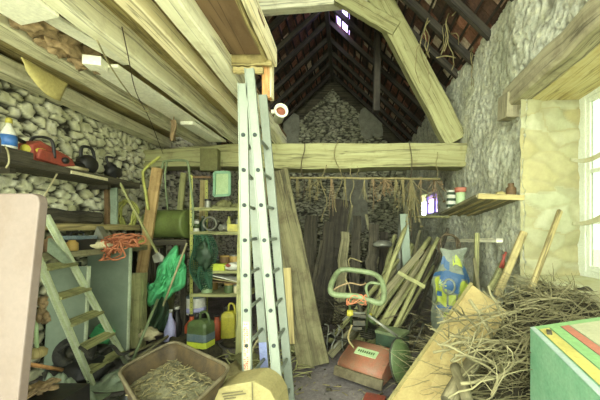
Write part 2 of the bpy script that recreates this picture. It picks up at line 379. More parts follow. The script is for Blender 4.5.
def smoothpts(pts, k=4, closed=False):
    pts = [Vector(p) for p in pts]; N = len(pts); out = []
    rng = range(N) if closed else range(N-1)
    for i in rng:
        p0 = pts[(i-1) % N] if closed or i > 0 else pts[i]; p1 = pts[i]; p2 = pts[(i+1) % N]
        p3 = pts[(i+2) % N] if closed or i+2 < N else p2
        for j in range(k):
            t = j/k
            out.append(0.5*((2*p1)+(p2-p0)*t+(2*p0-5*p1+4*p2-p3)*t*t+(3*p1-p0-3*p2+p3)*t**3))
    if not closed: out.append(pts[-1])
    return out
def rotz(a): return Matrix.Rotation(math.radians(a), 3, 'Z')
def frame(d, up=(0, 0, 1)):
    """3x3 with local z along d"""
    z = Vector(d).normalized(); x = Vector(up).cross(z)
    x = x.normalized() if x.length > 1e-4 else Vector((1, 0, 0)); y = z.cross(x)
    return Matrix((x, y, z)).transposed()

# ------------------------------------------------------------------ the setting
XL, XR, YB = -3.1, 1.85, 9.1
RX, RZ, SL = -0.38, 6.15, 0.95           # ridge position and slope
def roofz(x): return RZ-SL*abs(x-RX)
def vor(u, v, su, sv, warp, wf, seed):
    p = Vector((u, v, seed))
    w = Vector((mnoise.noise(p*wf), mnoise.noise(p*wf+Vector((7.1, 3.3, 0))), 0))*warp
    q = Vector(((u+w.x)/su, (v+w.y)/sv, seed))
    d, pts = mnoise.voronoi(q)
    g = mnoise.cell(Vector((pts[0].x*91.7, pts[0].y*57.3, pts[0].z*13.1)))
    return d[1]-d[0], (g+1)/2 if g < 0 else min(1, abs(g))
def stone_grid(mb, org, ud, vd, nd, us, vs_, keep, fn):
    """grid over the parameter lists us, vs_: fn(u, v) -> (push along nd, joint, random)"""
    org, ud, vd, nd = map(Vector, (org, ud, vd, nd)); base = len(mb.v); pts = []; attr = []
    for v in vs_:
        for u in us:
            h, e, g = fn(u, v); pts.append(org+ud*u+vd*v+nd*h); attr.append((e, g, 0, 1))
    w = len(us); fs = []; uv = []
    for j in range(len(vs_)-1):
        for i in range(w-1):
            if keep((us[i]+us[i+1])/2, (vs_[j]+vs_[j+1])/2):
                fs.append([j*w+i, j*w+i+1, (j+1)*w+i+1, (j+1)*w+i])
                uv.append([(us[i], vs_[j]), (us[i+1], vs_[j]), (us[i+1], vs_[j+1]), (us[i], vs_[j+1])])
    used = sorted({k for f in fs for k in f}); mp = {k: i for i, k in enumerate(used)}
    mb.add([pts[k] for k in used], [[mp[k] for k in f] for f in fs], uv, True)
    mb.attr = (mb.attr or [])+[attr[k] for k in used]
    return mb
def frange(a, b, st): n = max(1, round((b-a)/st)); return [a+(b-a)*i/n for i in range(n+1)]
def sstep(a, b, x): t = min(1, max(0, (x-a)/(b-a))); return t*t*(3-2*t)

# floor
def fl(u, v):
    p = Vector((u*1.6, v*1.6, 0.3)); return (mnoise.noise(p)*.012+mnoise.noise(p*4)*.008+mnoise.noise(p*11)*.004)-.012
mb = MB(); mb.grid(lambda a, b: Vector((-3.4+a*5.7, 0.6+b*8.6, fl(a*5.7, b*11.2))), 150, 280, 5.7, 11.2)
struct('floor', mb, 'dirt', loc=(0, 0, 0))
mb = MB(); mb.box((-.6, 3, -.16), (40, 40, .2)); struct('ground', mb, 'bounce_ground', loc=(0, 0, -.2))

# rubble wall
def f_left(u, v):
    e, g = vor(u, v, .155, .098, .05, 7, 1.3)
    n = mnoise.noise(Vector((u*14, v*14, 2))); n2 = mnoise.noise(Vector((u*2, v*2, 5)))
    e += n*.05
    j = 1-sstep(.03, .15, e)
    return (1-j)*.045+n*.012+n2*.02+(g-.5)*.02, j, min(1, max(0, g+n*.25))
us = frange(.3, 2.1, .06)+frange(2.12, 5.0, .017)+frange(5.05, YB, .06)
mb = MB(); stone_grid(mb, (XL-.03, 0, 0), (0, 1, 0), (0, 0, 1), (1, 0, 0), us, frange(0, 3.6, .017), lambda u, v: True, f_left)
struct('wall_left', mb, 'stone_left', loc=(XL, 0, 0))
mb = MB(); mb.bx(XL-.6, XL-.1, .3, YB+.4, 0, 3.6); struct('wall_left_core', mb, 'stone_left')

# right wall with two openings
WY0, WY1, WZ0, WZ1 = 0.9, 3.1, 1.0, 2.86
GY0, GY1, GZ0, GZ1 = 6.0, 7.3, 1.82, 2.32
def lint(u): return 2.83+.10*(3.1-u)            # underside of the lintel rises a little toward the door
def f_right(u, v):
    p = Vector((u, v, 0)); q = Vector((u*1.0+v*.35, v*.75, 0))
    e, g = vor(u+.4*v+mnoise.noise(p*3.1)*.1, v+mnoise.noise(p*2.7+Vector((4, 4, 4)))*.12, .12, .2, .09, 9, 4.2)
    big = mnoise.noise(p*1.7+Vector((3, 1, 0)))
    n = mnoise.noise(q*19)*.6+mnoise.noise(q*43)*.4; n1 = mnoise.noise(q*8+Vector((2, 5, 1)))
    rid = 1-abs(mnoise.noise(Vector((u*6+v*3.0+n1*.5, v*2.6+n1*.4, 6))))*9
    rid2 = 1-abs(mnoise.noise(Vector((u*13+v*4+n1, v*8+n1, 16))))*7
    msk = sstep(-.1, .3, mnoise.noise(p*2.3+Vector((1, 7, 3))))
    crack = (1-sstep(.0, .035, e+n*.04))*sstep(0, .4, mnoise.noise(p*2.9+Vector((9, 2, 0)))+.15)
    j = min(1, max(crack*.8, max(0, rid)*.9*msk, max(0, rid2)*.6*(1-msk*.4), sstep(.25, .6, n)*.5))
    return big*.06+n1*.013+n*.012-j*.035+.02, j*.8, min(1, max(0, .5+(g-.5)*.6+n*.7))
def keep_r(u, v):
    if WY0 < u < WY1 and WZ0 < v < lint(u)+.12: return False
    if GY0 < u < GY1 and GZ0 < v < GZ1: return False
    return True
us = frange(.3, 1.4, .06)+frange(1.42, 5.2, .02)+[5.23]+frange(5.26, YB, .06)
mb = MB(); stone_grid(mb, (XR+.02, 0, 0), (0, 1, 0), (0, 0, 1), (-1, 0, 0), us, frange(0, 4.06, .02), keep_r, f_right)
struct('wall_right', mb, 'stone_right', loc=(XR, 0, 0))
mb = MB()      # wall thickness around the openings
mb.bx(XR+.09, XR+.6, .3, WY0-.02, 0, 4.0)
mb.bx(XR+.09, XR+.6, WY0-.02, WY1+.06, 0, WZ0-.04); mb.bx(XR+.09, XR+.6, WY0-.02, WY1+.06, 3.2, 4.0)
mb.bx(XR+.09, XR+.6, WY1+.06, GY0-.02, 0, 4.0)
mb.bx(XR+.09, XR+.6, GY0-.02, GY1+.02, 0, GZ0-.02); mb.bx(XR+.09, XR+.6, GY0-.02, GY1+.02, GZ1+.02, 4.0)
mb.bx(XR+.09, XR+.6, GY1+.02, YB+.4, 0, GZ0-.02); mb.bx(XR+.09, XR+.6, GY1+.02, YB+.4, GZ1+.02, 4.0)
struct('wall_right_core', mb, 'stone_right')
# limewashed reveal, built of big squared stones
def f_rev(u, v):
    e, g = vor(u, v, .46, .21, .05, 4, 11.0)
    j = (1-sstep(.0, .14, e+mnoise.noise(Vector((u*14, v*14, 1)))*.08))*.6
    return (1-j)*.02+mnoise.noise(Vector((u*6, v*6, 1)))*.025, j, g
m_rev = stonework('limewashed_stone', [C(176, 176, 142), C(172, 164, 118), C(188, 188, 156), C(176, 176, 140), C(164, 168, 138)], C(146, 142, 106), 0.2, 0.35, 9)
mb = MB(); stone_grid(mb, (0, WY1+.03, 0), (1, 0, 0), (0, 0, 1), (0, -1, 0), frange(XR-.03, XR+.62, .02), frange(.9, 2.95, .02), lambda u, v: True, f_rev)
struct('wall_reveal', mb, m_rev, loc=(XR+.3, WY1, .9))
mb = MB(); mb.bx(XR-.05, XR+.62, WY0-.1, WY1+.1, .86, WZ0+.02); struct('window_1_sill', mb, 'reveal', bevel=.03)
# lintel: ochre underside boards and grey face timber
mb = MB()
for k in range(3):
    x = XR+.1+k*.19
    mb.beam((x+.09, WY1+.2, lint(WY1)+.06), (x+.09, WY0-.2, lint(WY0)+.06), .2, .13, (0, 0, 1), 1, 10, .008)
struct('window_1_lintel', mb, 'lintel_under')
mb = MB(); mb.beam((XR+.01, WY1+.25, lint(WY1)+.11), (XR+.01, WY0-.3, lint(WY0)+.11), .2, .24, (0, 0, 1), 1, 12, .01, .12)
o = T('lintel_timber', 'weathered grey brown lintel timber set in the stone wall over the window', 'lintel', mb, 'lintel')
mb = MB(); mb.box((XR-.03, WY1+.22, lint(WY1)+.02), (.16, .2, .26), Matrix.Rotation(.1, 3, 'X'))
T('lintel_pad_stone', 'squared brown stone block under the end of the grey lintel timber', 'stone', mb, 'lintel', bevel=.02)
# main window
wx = XR+.58
mb = MB()
mb.bx(wx, wx+.07, WY1-.06, WY1+.04, WZ0, 2.9); mb.bx(wx, wx+.07, WY0, WY0+.08, WZ0, 2.9)
mb.bx(wx+.004, wx+.066, WY0+.08, WY1-.06, WZ0+.01, WZ0+.08); mb.bx(wx+.004, wx+.066, WY0+.08, WY1-.06, 2.82, 3.1)
mb.bx(wx+.002, wx+.068, 1.96, 2.04, WZ0+.08, 2.82)
wf = struct('window_1', mb, 'window_paint', bevel=.006)
mb = MB()
for y0, y1 in ((1.0, 1.96), (2.04, 3.04)):
    mb.bx(wx+.012, wx+.05, y1-.045, y1, 1.08, 2.82); mb.bx(wx+.012, wx+.05, y0, y0+.045, 1.08, 2.82)
    for z0_, z1_ in ((1.082, 1.13), (2.77, 2.818), (2.06, 2.095), (1.55, 1.58)): mb.bx(wx+.015, wx+.047, y0+.046, y1-.046, z0_, z1_)
mb.build('window_sash', M['window_paint'], wf, bevel=.004)
mb = MB(); mb.bx(wx+.03, wx+.034, 1.0, 3.04, 1.08, 2.82); mb.build('window_pane', M['glass'], wf)
# small window far along the right wall
mb = MB()
gx = XR+.12
for a in ((GY0, GY0+.06, GZ0, GZ1), (GY1-.06, GY1, GZ0, GZ1), (GY0, GY1, GZ0, GZ0+.05), (GY0, GY1, GZ1-.05, GZ1), (6.62, 6.68, GZ0, GZ1)):
    mb.bx(gx, gx+.05, *a)
wf2 = struct('window_2', mb, 'lilac')
mb = MB(); mb.bx(gx+.02, gx+.024, GY0, GY1, GZ0, GZ1); mb.build('window_pane', M['lilac_glow_glass'], wf2)

# gable wall at the back
def f_back(u, v):
    e, g = vor(u, v, .21, .075, .03, 4, 21.0)
    n = mnoise.noise(Vector((u*12, v*12, 3)))
    j = 1-sstep(.03, .2, e+n*.06)
    return (1-j)*.05+n*.02, j*.9, min(1, max(0, g+n*.3))
def top_b(u): return roofz(u)-.42+.16*mnoise.noise(Vector((u*2.1, 0, 3)))+.05*mnoise.noise(Vector((u*9, 0, 3)))
mb = MB(); stone_grid(mb, (0, YB, 0), (1, 0, 0), (0, 0, 1), (0, -1, 0), frange(XL-.1, XR+.1, .025), frange(0, 6.0, .025), lambda u, v: v < top_b(u), f_back)
struct('wall_back', mb, 'stone_back', loc=(-.6, YB, 0))
mb = MB(); mb.prism([(XL-.5, YB+.12, 0), (XR+.5, YB+.12, 0), (XR+.5, YB+.12, 3.7), (RX, YB+.12, RZ+.05), (XL-.5, YB+.12, 3.3)], (0, .3, 0))
struct('wall_back_core', mb, 'dark_wood')
for (nm, cx, cz, rx, rz, sd, lab) in (('plaster_patch', -1.62, 4.45, .24, .55, 1, 'pale plaster patch on the gable beside the clay pipe'),
                                 ('plaster_patch', .78, 4.72, .34, .46, 2, 'pale plaster patch on the gable behind the hanging dark post'),
                                 ('plaster_patch', .32, 2.25, .34, .85, 3, 'pale plaster patch low on the back wall behind the rough slabs')):
    mb = MB(); pts = []
    for k in range(26):
        a = k/26*6.283; q = (1+.35*mnoise.noise(Vector((math.cos(a)*2, math.sin(a)*2, sd*5))))/max(abs(math.cos(a)), abs(math.sin(a)))**.7
        pts.append((cx+math.cos(a)*rx*q*1.05, YB-.075, cz+math.sin(a)*rz*q))
    mb.prism(pts, (0, .03, 0)); tag(struct(nm, mb, 'plaster'), lab, 'plaster')
# roof: tiles, battens, rafters, ridge
ang = math.atan(SL)
def slope_frame(side):
    d = Vector((side*math.cos(ang), 0, -math.sin(ang))); n = Vector((side*math.sin(ang), 0, math.cos(ang)))
    return Vector((RX, 0, RZ)), d, n
HOLE = (5.7, 6.75, .1, .7)      # slipped tiles near the ridge (y0, y1, s0, s1)
for side, nm in ((-1, 'ceiling_left'), (1, 'ceiling_right')):
    o0, d, n = slope_frame(side); mb = MB(); mb.attr = []
    Ls = 4.15 if side < 0 else 3.4
    ns = int(Ls/.2); ny = int((YB+.2+.8)/.19)
    for i in range(ns):
        for k in range(ny):
            y = -.8+k*.19+(.095 if i % 2 else 0); s0 = i*.2
            if side > 0 and HOLE[0] < y+.09 < HOLE[1] and HOLE[2] < s0+.1 < HOLE[3]: continue
            t = R.uniform(-.012, .012); g = R.random()**1.5
            q = [(s0-.03, y+.004), (s0+.21, y+.004), (s0+.21, y+.186), (s0-.03, y+.186)]
            lo = [o0+d*a+Vector((0, b, 0))+n*(.085+t*((a-s0)*5-.5)-(a-s0)*.10+R.uniform(-.004, .004)) for a, b in q]
            hi = [p+n*.014 for p in lo]
            mb.add(lo+hi, [[0, 1, 2, 3], [7, 6, 5, 4], [1, 0, 4, 5], [2, 1, 5, 6], [3, 2, 6, 7], [0, 3, 7, 4]])
            mb.attr += [(0, g, 0, 1)]*8
    # added outer skin so that no daylight leaks between the tiles, left open at the slipped tiles
    def skin(ya, yb, sa, sb):
        q = [o0+d*a+Vector((0, b, 0))+n*.125 for a, b in ((sa, ya), (sb, ya), (sb, yb), (sa, yb))]
        mb.add(q, [[0, 1, 2, 3]]); mb.attr.extend([(0, .1, 0, 1)]*4)
    if side > 0:
        skin(-1.0, HOLE[0], -.1, Ls+.2); skin(HOLE[1], YB+.5, -.1, Ls+.2); skin(HOLE[0], HOLE[1], -.1, HOLE[2]); skin(HOLE[0], HOLE[1], HOLE[3], Ls+.2)
    else: skin(-1.0, YB+.5, -.1, Ls+.2)
    struct(nm, mb, 'tiles', loc=(RX, 4, RZ))
    mb = MB()
    for i in range(ns+1):
        c = o0+d*(i*.2-.02)+n*.045
        mb.box(c+Vector((0, 4.3, 0)), (.03, 9.9, .02), Matrix((d, Vector((0, 1, 0)), n)).transposed())
    struct('ceiling_battens', mb, 'batten')
    for k in range(11):
        y = 3.3+k*.56+R.uniform(-.04, .04)
        mb = MB(); mb.beam(o0+d*.06+Vector((0, y, 0))-n*.03, o0+d*(Ls-.05)+Vector((0, y+R.uniform(-.05, .05), 0))-n*.01, .07, .09, n, 1, 8, .006)
        struct('rafter', mb, 'rafter')
mb = MB(); mb.beam((RX, -1, RZ-.1), (RX, YB, RZ-.1), .09, .2, (0, 0, 1)); struct('ridge_beam', mb, 'rafter')
# added sheet over the slipped tiles, its tint imitates purple-fringed light
o0, d, n = slope_frame(1)
mb = MB(); q = [o0+d*a+Vector((0, b, 0))+n*.14 for a, b in ((HOLE[2]-.05, HOLE[0]-.05), (HOLE[3]+.05, HOLE[0]-.05), (HOLE[3]+.05, HOLE[1]+.05), (HOLE[2]-.05, HOLE[1]+.05))]
mb.prism(q, n*.006); struct('glow_tint_sheet', mb, 'lilac_glow_glass')

# truss: tie beam, principal strut, collar, brace, hanging post
mb = MB()
ys = 4.78; N = 26
def tieb(t):
    x = XL-.05+t*(XR-XL+.1)
    z1 = P(0, 143, 4.62).z-.10*sstep(.35, .0, t); z0 = P(0, 167.5, 4.62).z+.02*math.sin(t*9)
    return x, z0, z1
vs = []; fs = []; uv = []
for i in range(N+1):
    x, z0, z1 = tieb(i/N)
    for (a, b) in ((0, .03), (0, .97), (.03, 1), (.97, 1), (1, .97), (1, .03), (.97, 0), (.03, 0)):
        vs.append((x, 4.62+a*.34+R.uniform(-.006, .006), z0+(z1-z0)*b+R.uniform(-.006, .006)))
pr = [0, .37, .39, .7, .72, 1.09, 1.11, 1.42, 1.44]
for i in range(N):
    for k in range(8):
        k2 = (k+1) % 8; fs.append([i*8+k2, i*8+k, (i+1)*8+k, (i+1)*8+k2])
        a, b = i/N*5, (i+1)/N*5; uv.append([(a, pr[k+1]), (a, pr[k]), (b, pr[k]), (b, pr[k+1])])
mb.add(vs, fs, uv)
T('tie_beam', 'massive pale hewn timber beam spanning the barn from wall to wall', 'beam', mb, 'beam')
def timber(name, lab, p0, p1, w, h, mat, up=(0, 0, 1), cat='beam', group=None, **k):
    mb = MB(); mb.beam(p0, p1, w, h, up, k.get('taper', 1), k.get('seg', 10), k.get('wob', .006), k.get('rnd', .08))
    return T(name, lab, cat, mb, mat, group)
timber('principal_rafter', 'thick pale sloping timber rising from the tie beam end to the roof', P(455, 142, 4.78), P(368, -22, 4.78), .2, .36, 'beam', (1, 0, .5))
timber('collar_beam', 'pale horizontal collar timber high across the roof', P(225, 10, 4.85), P(372, -2, 4.85), .18, .2, 'joist')
timber('brace_timber', 'short pale brace joining the collar to the sloping timber', P(338, -4, 4.7), P(396, 30, 4.7), .12, .24, 'beam')
timber('hanging_post', 'dark weathered post hanging from the roof rafters', P(378, 22, 5.8), P(376, 112, 5.8), .13, .16, 'rafter', (0, 1, 0))

# loft: joists and boards over the left half
Z0 = 2.8
def joist(x0, x1, h, mat, lab, y0=.3, z0=Z0):
    mb = MB(); mb.beam(((x0+x1)/2, y0, z0+h/2), ((x0+x1)/2, 4.9, z0+h/2+.03), x1-x0, h, (0, 0, 1), 1, 14, .006, .06)
    return T('loft_joist', lab, 'joist', mb, mat, 'loft joists')
joist(-3.02, -2.84, .14, 'joist_grey', 'greyish loft joist running along the top of the rubble wall')
joist(-2.40, -2.21, .17, 'joist_grey', 'thick round-edged greyish loft joist with a tan sheet hanging under it')
joist(-1.74, -1.61, .20, 'joist', 'pale loft joist beside the cream ceiling planks and hanging cord')
joist(-1.33, -1.215, .13, 'joist_warm', 'narrow warm yellow loft joist between two pale joists')
joist(-1.10, -.955, .17, 'joist', 'pale loft joist bordering the brown hatch panel')
mb = MB()
for k in range(11):
    x = XL+.02+k*.2
    if x > -1.15: break
    mb.beam((x+.095, .25, 3.0+R.uniform(0, .012)), (x+.095, 4.95, 3.03), .19, .02, (0, 0, 1), 1, 1)
struct('ceiling_loft_boards', mb, 'plank')
mb = MB(); mb.bx(-1.15, -.6, .2, 2.6, 3.0, 3.03); mb.bx(-1.2, -.955, 2.6, 4.9, 3.0, 3.03); struct('ceiling_hatch_board', mb, 'panel_brown')
mb = MB(); mb.bx(-.955, -.64, .3, 2.5, 2.955, 2.97); T('plywood_sheet', 'flat brown plywood panel closing the loft hatch', 'panel', mb, 'panel_brown')
timber('hatch_trimmer', 'pale trimmer board along the open side of the loft hatch', (-.625, .3, 3.0), (-.62, 2.62, 3.0), .05, .17, 'joist_warm', (0, 0, 1), 'board')
timber('hatch_batten', 'thin tan batten nailed inside the hatch trimmer', (-.66, .3, 2.93), (-.665, 2.5, 2.93), .02, .07, 'plank', (0, 0, 1), 'board')
timber('hatch_header', 'short brown header board at the end of the loft hatch', (-.96, 2.54, 2.93), (-.62, 2.54, 2.93), .03, .1, 'plank', (0, 0, 1), 'board')
timber('hatch_header', 'lower short brown board just above the ladder top', (-.93, 2.5, 2.82), (-.68, 2.5, 2.82), .03, .05, 'plank', (0, 0, 1), 'board')
timber('hatch_post', 'orange toned end board hanging at the hatch corner by the ladder', P(266.5, 60, 2.62), P(267, 99, 2.62), .075, .05, 'orange_wood', (0, 1, 0), 'board', wob=0)
timber('hatch_stud', 'pale upright stud beside the orange end board', P(271, 38, 2.64), P(271, 99, 2.64), .035, .09, 'joist_warm', (0, 1, 0), 'board', wob=0)

# ------------------------------------------------------------------ under the loft
# white insulation board, cream planks, rags, tan sheet, cords
mb = MB(); mb.prism([(-2.18, .4, 2.79), (-1.745, .4, 2.79), (-1.745, 1.83, 2.79), (-2.05, 1.9, 2.79)], (0, 0, .025))
T('ceiling_sheet', 'flat clean white sheet wedged under the loft boards between two joists', 'sheet', mb, 'cream_board')
mb = MB(); mb.beam((-1.95, 1.78, 2.87), (-1.80, 2.5, 2.88), .12, .02, (0, 0, 1), 1, 6, .003)
T('ceiling_plank', 'pale cream plank with a broken end under the loft boards beside the rags', 'plank', mb, 'cream_board')
mb = MB(); mb.beam((-1.96, 2.42, 2.815), (-1.93, 4.55, 2.83), .26, .025, (0, 0, 1), 1, 6, .003)
T('ceiling_plank', 'long wide cream plank slung between joists over the hanging cord', 'plank', mb, 'cream_board')
mb = MB(); mb.beam((-1.90, 3.60, 2.775), (-1.86, 4.3, 2.78), .16, .04, (0, 0, 1), 1, 4, .003)
T('ceiling_plank', 'short thick cream plank end near the hanging paper scrap', 'plank', mb, 'cream_board')
mb = MB(); mb.beam((-2.02, 2.34, 2.80), (-1.90, 2.37, 2.80), .10, .07, (0, 0, 1), 1, 2)
T('ceiling_block', 'small cream wood block nailed across the joists', 'block', mb, 'cream_board')
for i, (x, y, r, lab) in enumerate(((-2.08, 1.98, (.10, .14, .07), 'crumpled brown rag stuffed in the loft by the white sheet'),
                                   (-2.1, 2.2, (.09, .12, .09), 'bundled brown rag in the loft between two other rags'),
                                   (-2.08, 2.42, (.08, .11, .09), 'twisted tan rag in the loft by the small cream block'))):
    mb = MB(); mb.blob((x, y, 2.88), r, .7, 2.4, 4, None, None, i*3+1)
    T('rag', lab, 'rag', mb, 'dried')
# tan curved sheet hanging under the joists
def tansheet(a, b):
    t = P(21, 57, 2.2).lerp(P(68, 84, 2.62), a); l = P(26, 70, 2.25).lerp(P(60, 101, 2.55), a)
    p = t.lerp(l, b); p.z -= .05*math.sin(a*math.pi)*b; p.y -= .03*math.sin(b*math.pi); p.x += .03*math.sin(b*math.pi); return p
mb = MB(); mb.grid(lambda a, b: tansheet(a, b), 16, 12, .7, .4)
T('hanging_sheet', 'stiff tan sheet hanging curled under the thick loft joist', 'sheet', mb, 'sack_tan', solid=.008)
def cord(lab, pts, r=.0035, mat='wire', name='cord', group=None, k=5, n=5):
    mb = MB(); mb.tube(smoothpts(pts, k), r, n); return T(name, lab, 'cord', mb, mat, group)
cord('pale looped cord dangling from the cream planks under the loft', [PZ(97, 40, 2.79), PZ(108, 62, 2.77), PZ(122, 84, 2.74), PZ(135, 100, 2.73), PZ(147, 108, 2.72), PZ(149, 112, 2.70), PZ(140, 108, 2.70), PZ(131, 98, 2.72)], .006)
cord('long thin dark cord crossing the joists down to the tie beam', [PZ(122, 27, 2.79), PZ(128, 55, 2.75), PZ(136, 92, 2.72), PZ(150, 120, 2.70), P(163, 154, 4.55)], .004, 'hemp')
mb = MB(); mb.grid(lambda a, b: P(170.5+a*5.5+math.sin(b*6)*.8, 120+b*21, 3.5+.05*math.sin(a*5+b*3)), 6, 10); 
mb.tube([P(174, 117, 3.5), P(173, 121, 3.5)], .004, 5)
T('paper_scrap', 'crinkled tan paper scrap hanging on a thread under the loft', 'scrap', mb, 'dried', solid=.006)

# ---------------------------------------------------------------- wall shelf high on the rubble wall
mb = MB(); mb.beam((-2.88, .9, 2.065), (-2.88, 3.95, 2.065), .36, .07, (0, 0, 1), 1, 8, .004)
for y in (1.5, 2.55, 3.6): mb.bx(-3.07, -2.85, y, y+.05, 1.98, 2.03)
T('wall_shelf', 'long dark board shelf fixed high on the rubble wall', 'shelf', mb, 'dark_wood')
ST = 2.10
# chainsaw
cs = thing('chainsaw', 'faded red chainsaw lying on the dark wall shelf', 'chainsaw', (-2.82, 2.83, ST))
def cl(x, y, z): return V3((-2.82, 2.83, ST))+V3((x, y, z))
mb = MB(); mb.prism([cl(-.07, -.20, 0), cl(-.07, .14, 0), cl(-.07, .20, .05), cl(-.07, .17, .12), cl(-.07, .02, .16), cl(-.07, -.12, .20), cl(-.07, -.21, .14)], (.15, 0, 0))
mb.build('motor_housing', M['red'], cs, bevel=.018)
mb = MB(); mb.prism([cl(.085, -.19, .02), cl(.085, .05, .0), cl(.085, .19, .03), cl(.085, .15, .1), cl(.085, -.16, .12)], (.03, 0, 0)); mb.build('side_cover', M['red'], cs, bevel=.012)
mb = MB(); mb.tube(smoothpts([cl(-.09, -.06, .04), cl(-.09, -.06, .18), cl(-.05, -.06, .245), cl(.05, -.05, .245), cl(.11, -.05, .2), cl(.11, -.03, .06)], 5), .013, 8); mb.build('front_handle', M['dark'], cs)
mb = MB(); mb.tube(smoothpts([cl(0, -.19, .16), cl(0, -.3, .18), cl(0, -.37, .13), cl(0, -.34, .05), cl(0, -.2, .04)], 5), .017, 8); mb.build('rear_handle', M['dark'], cs)
mb = MB(); mb.prism([cl(.02, .18, .035), cl(.02, .5, .045), cl(.02, .54, .065), cl(.02, .5, .095), cl(.02, .18, .10)], (.008, 0, 0)); mb.build('guide_bar', M['tin'], cs)
mb = MB(); mb.lathe([(.03, 0), (.03, .025), (.02, .03)], cl(.115, .06, .06), frame((1, 0, 0)), 14); mb.build('starter_cap', M['dark'], cs)
# blue bottle, yellow-black drill, black tools, sticks
mb = MB(); mb.bx(-2.9, -2.7, 2.36, 2.6, ST, ST+.058); T('wood_block', 'dark wood block under the blue and white bottle on the wall shelf', 'block', mb, 'dark_wood')
b = thing('spray_bottle', 'blue and white bottle at the near end of the dark wall shelf', 'bottle', (-2.80, 2.50, ST+.06))
mb = MB(); mb.lathe([(.045, 0), (.05, .02), (.05, .13), (.03, .18), (.018, .2), (.018, .22)], (-2.80, 2.50, ST+.06)); mb.build('bottle', M['white'], b)
mb = MB(); mb.lathe([(.0515, .03), (.0515, .12)], (-2.80, 2.50, ST+.06)); mb.build('label', M['blue'], b)
mb = MB(); mb.lathe([(.022, .22), (.022, .255), (.015, .265)], (-2.80, 2.50, ST+.06)); mb.build('cap', M['yellow'], b)
d = thing('hand_drill', 'black hand drill with a yellow body beside the red chainsaw', 'drill', (-2.78, 2.64, ST))
mb = MB(); mb.lathe([(.03, 0), (.042, .02), (.042, .12), (.03, .16)], (-2.80, 2.60, ST+.10), frame((.3, 1, 0)), 12); mb.build('motor', M['yellow'], d)
mb = MB(); mb.lathe([(.018, 0), (.024, .02), (.02, .06), (.008, .08)], (-2.755, 2.755, ST+.10), frame((.3, 1, 0)), 12); mb.build('chuck', M['iron'], d)
mb = MB(); mb.beam((-2.79, 2.64, ST+.0), (-2.79, 2.64, ST+.08), .04, .06, (0, 1, 0)); mb.build('grip', M['dark'], d, bevel=.008)
bl = thing('leaf_blower', 'black blower body with round handle standing on the dark wall shelf', 'blower', (-2.82, 3.28, ST))
mb = MB(); mb.lathe([(.06, 0), (.1, .03), (.105, .10), (.07, .14)], (-2.89, 3.28, ST+.105), frame((1, 0, 0)), 18); mb.build('fan_housing', M['dark'], bl)
mb = MB(); mb.tube(smoothpts([(-2.82, 3.2, ST+.17), (-2.82, 3.22, ST+.28), (-2.82, 3.34, ST+.29), (-2.82, 3.38, ST+.18)], 5), .016, 8); mb.build('handle', M['dark'], bl)
mb = MB(); mb.tube([(-2.80, 3.18, ST+.06), (-2.78, 3.05, ST+.05), (-2.77, 2.95, ST+.045)], [.045, .04, .038], 12); mb.build('nozzle', M['dark'], bl)
mb = MB(); mb.blob((-2.8, 3.62, ST+.10), (.07, .09, .10), .35, 2, 3, ST, None, 4)
mb.tube(smoothpts([(-2.8, 3.56, ST+.14), (-2.8, 3.52, ST+.24), (-2.8, 3.62, ST+.26)], 4), .014, 7)
T('power_tool', 'lumpy black tool with a short handle at the far end of the dark shelf', 'tool', mb, 'dark')
mb = MB(); mb.tube([(-2.74, 2.93, ST+.02), (-2.72, 3.17, ST+.022)], [.022, .018], 8); T('wood_offcut', 'short pale cream stick lying on the shelf by the black blower', 'stick', mb, 'cream')
mb = MB(); mb.beam((-2.692, 2.95, 2.06), (-2.692, 3.4, 2.06), .012, .03); T('shelf_lath', 'thin cream lath nailed along the edge of the dark wall shelf', 'lath', mb, 'cream')
mb = MB(); mb.tube([(-2.92, 2.78, ST+.02), (-2.88, 2.95, ST+.17), (-2.84, 2.98, ST+.2)], .012, 6); T('wood_offcut', 'pale forked stick propped behind the red chainsaw', 'stick', mb, 'cream')
cord('pale cord looping down from the blue and white bottle', [P(5, 146, 2.4), P(8, 152, 2.35), P(9, 162, 2.33), P(6, 168, 2.33)], .006)
cord('thin pale cord hanging down from the shelf under the chainsaw', [P(63, 160, 2.9), P(58, 172, 2.88), P(48, 190, 2.86), P(42, 200, 2.84)], .007)

# ---------------------------------------------------------------- rough workbench shelving along the rubble wall
sh = thing('wall_bench', 'rough plank bench with two board levels against the rubble wall', 'bench', (-2.85, 3.3, 0))
mb = MB(); mb.beam((-2.85, 2.2, 1.26), (-2.85, 4.3, 1.26), .5, .06, (0, 0, 1), 1, 8, .004); mb.build('lower_board', M['plank_grey'], sh)
mb = MB(); mb.beam((-2.95, 2.2, 1.52), (-2.95, 4.35, 1.52), .28, .07, (0, 0, 1), 1, 8, .004); mb.build('upper_board', M['plank'], sh)
for x, y in ((-2.66, 2.3), (-2.66, 4.2), (-3.0, 4.24), (-3.0, 2.26)):
    mb = MB(); mb.beam((x, y, 0), (x, y, 1.23), .07, .07, (0, 1, 0)); mb.build('leg', M['dark_wood'], sh)
for y in (2.3, 3.3, 4.2):
    mb = MB(); mb.beam((-3.0, y, 1.29), (-3.0, y, 1.485), .07, .07, (0, 1, 0)); mb.build('riser', M['dark_wood'], sh)
mb = MB(); mb.beam((-2.98, 2.7, 1.63), (-2.98, 3.6, 1.63), .16, .14, (0, 0, 1), 1, 8, .012, .2); T('timber_offcut', 'dark squared timber offcut lying on the upper bench board', 'timber', mb, 'dark_wood')
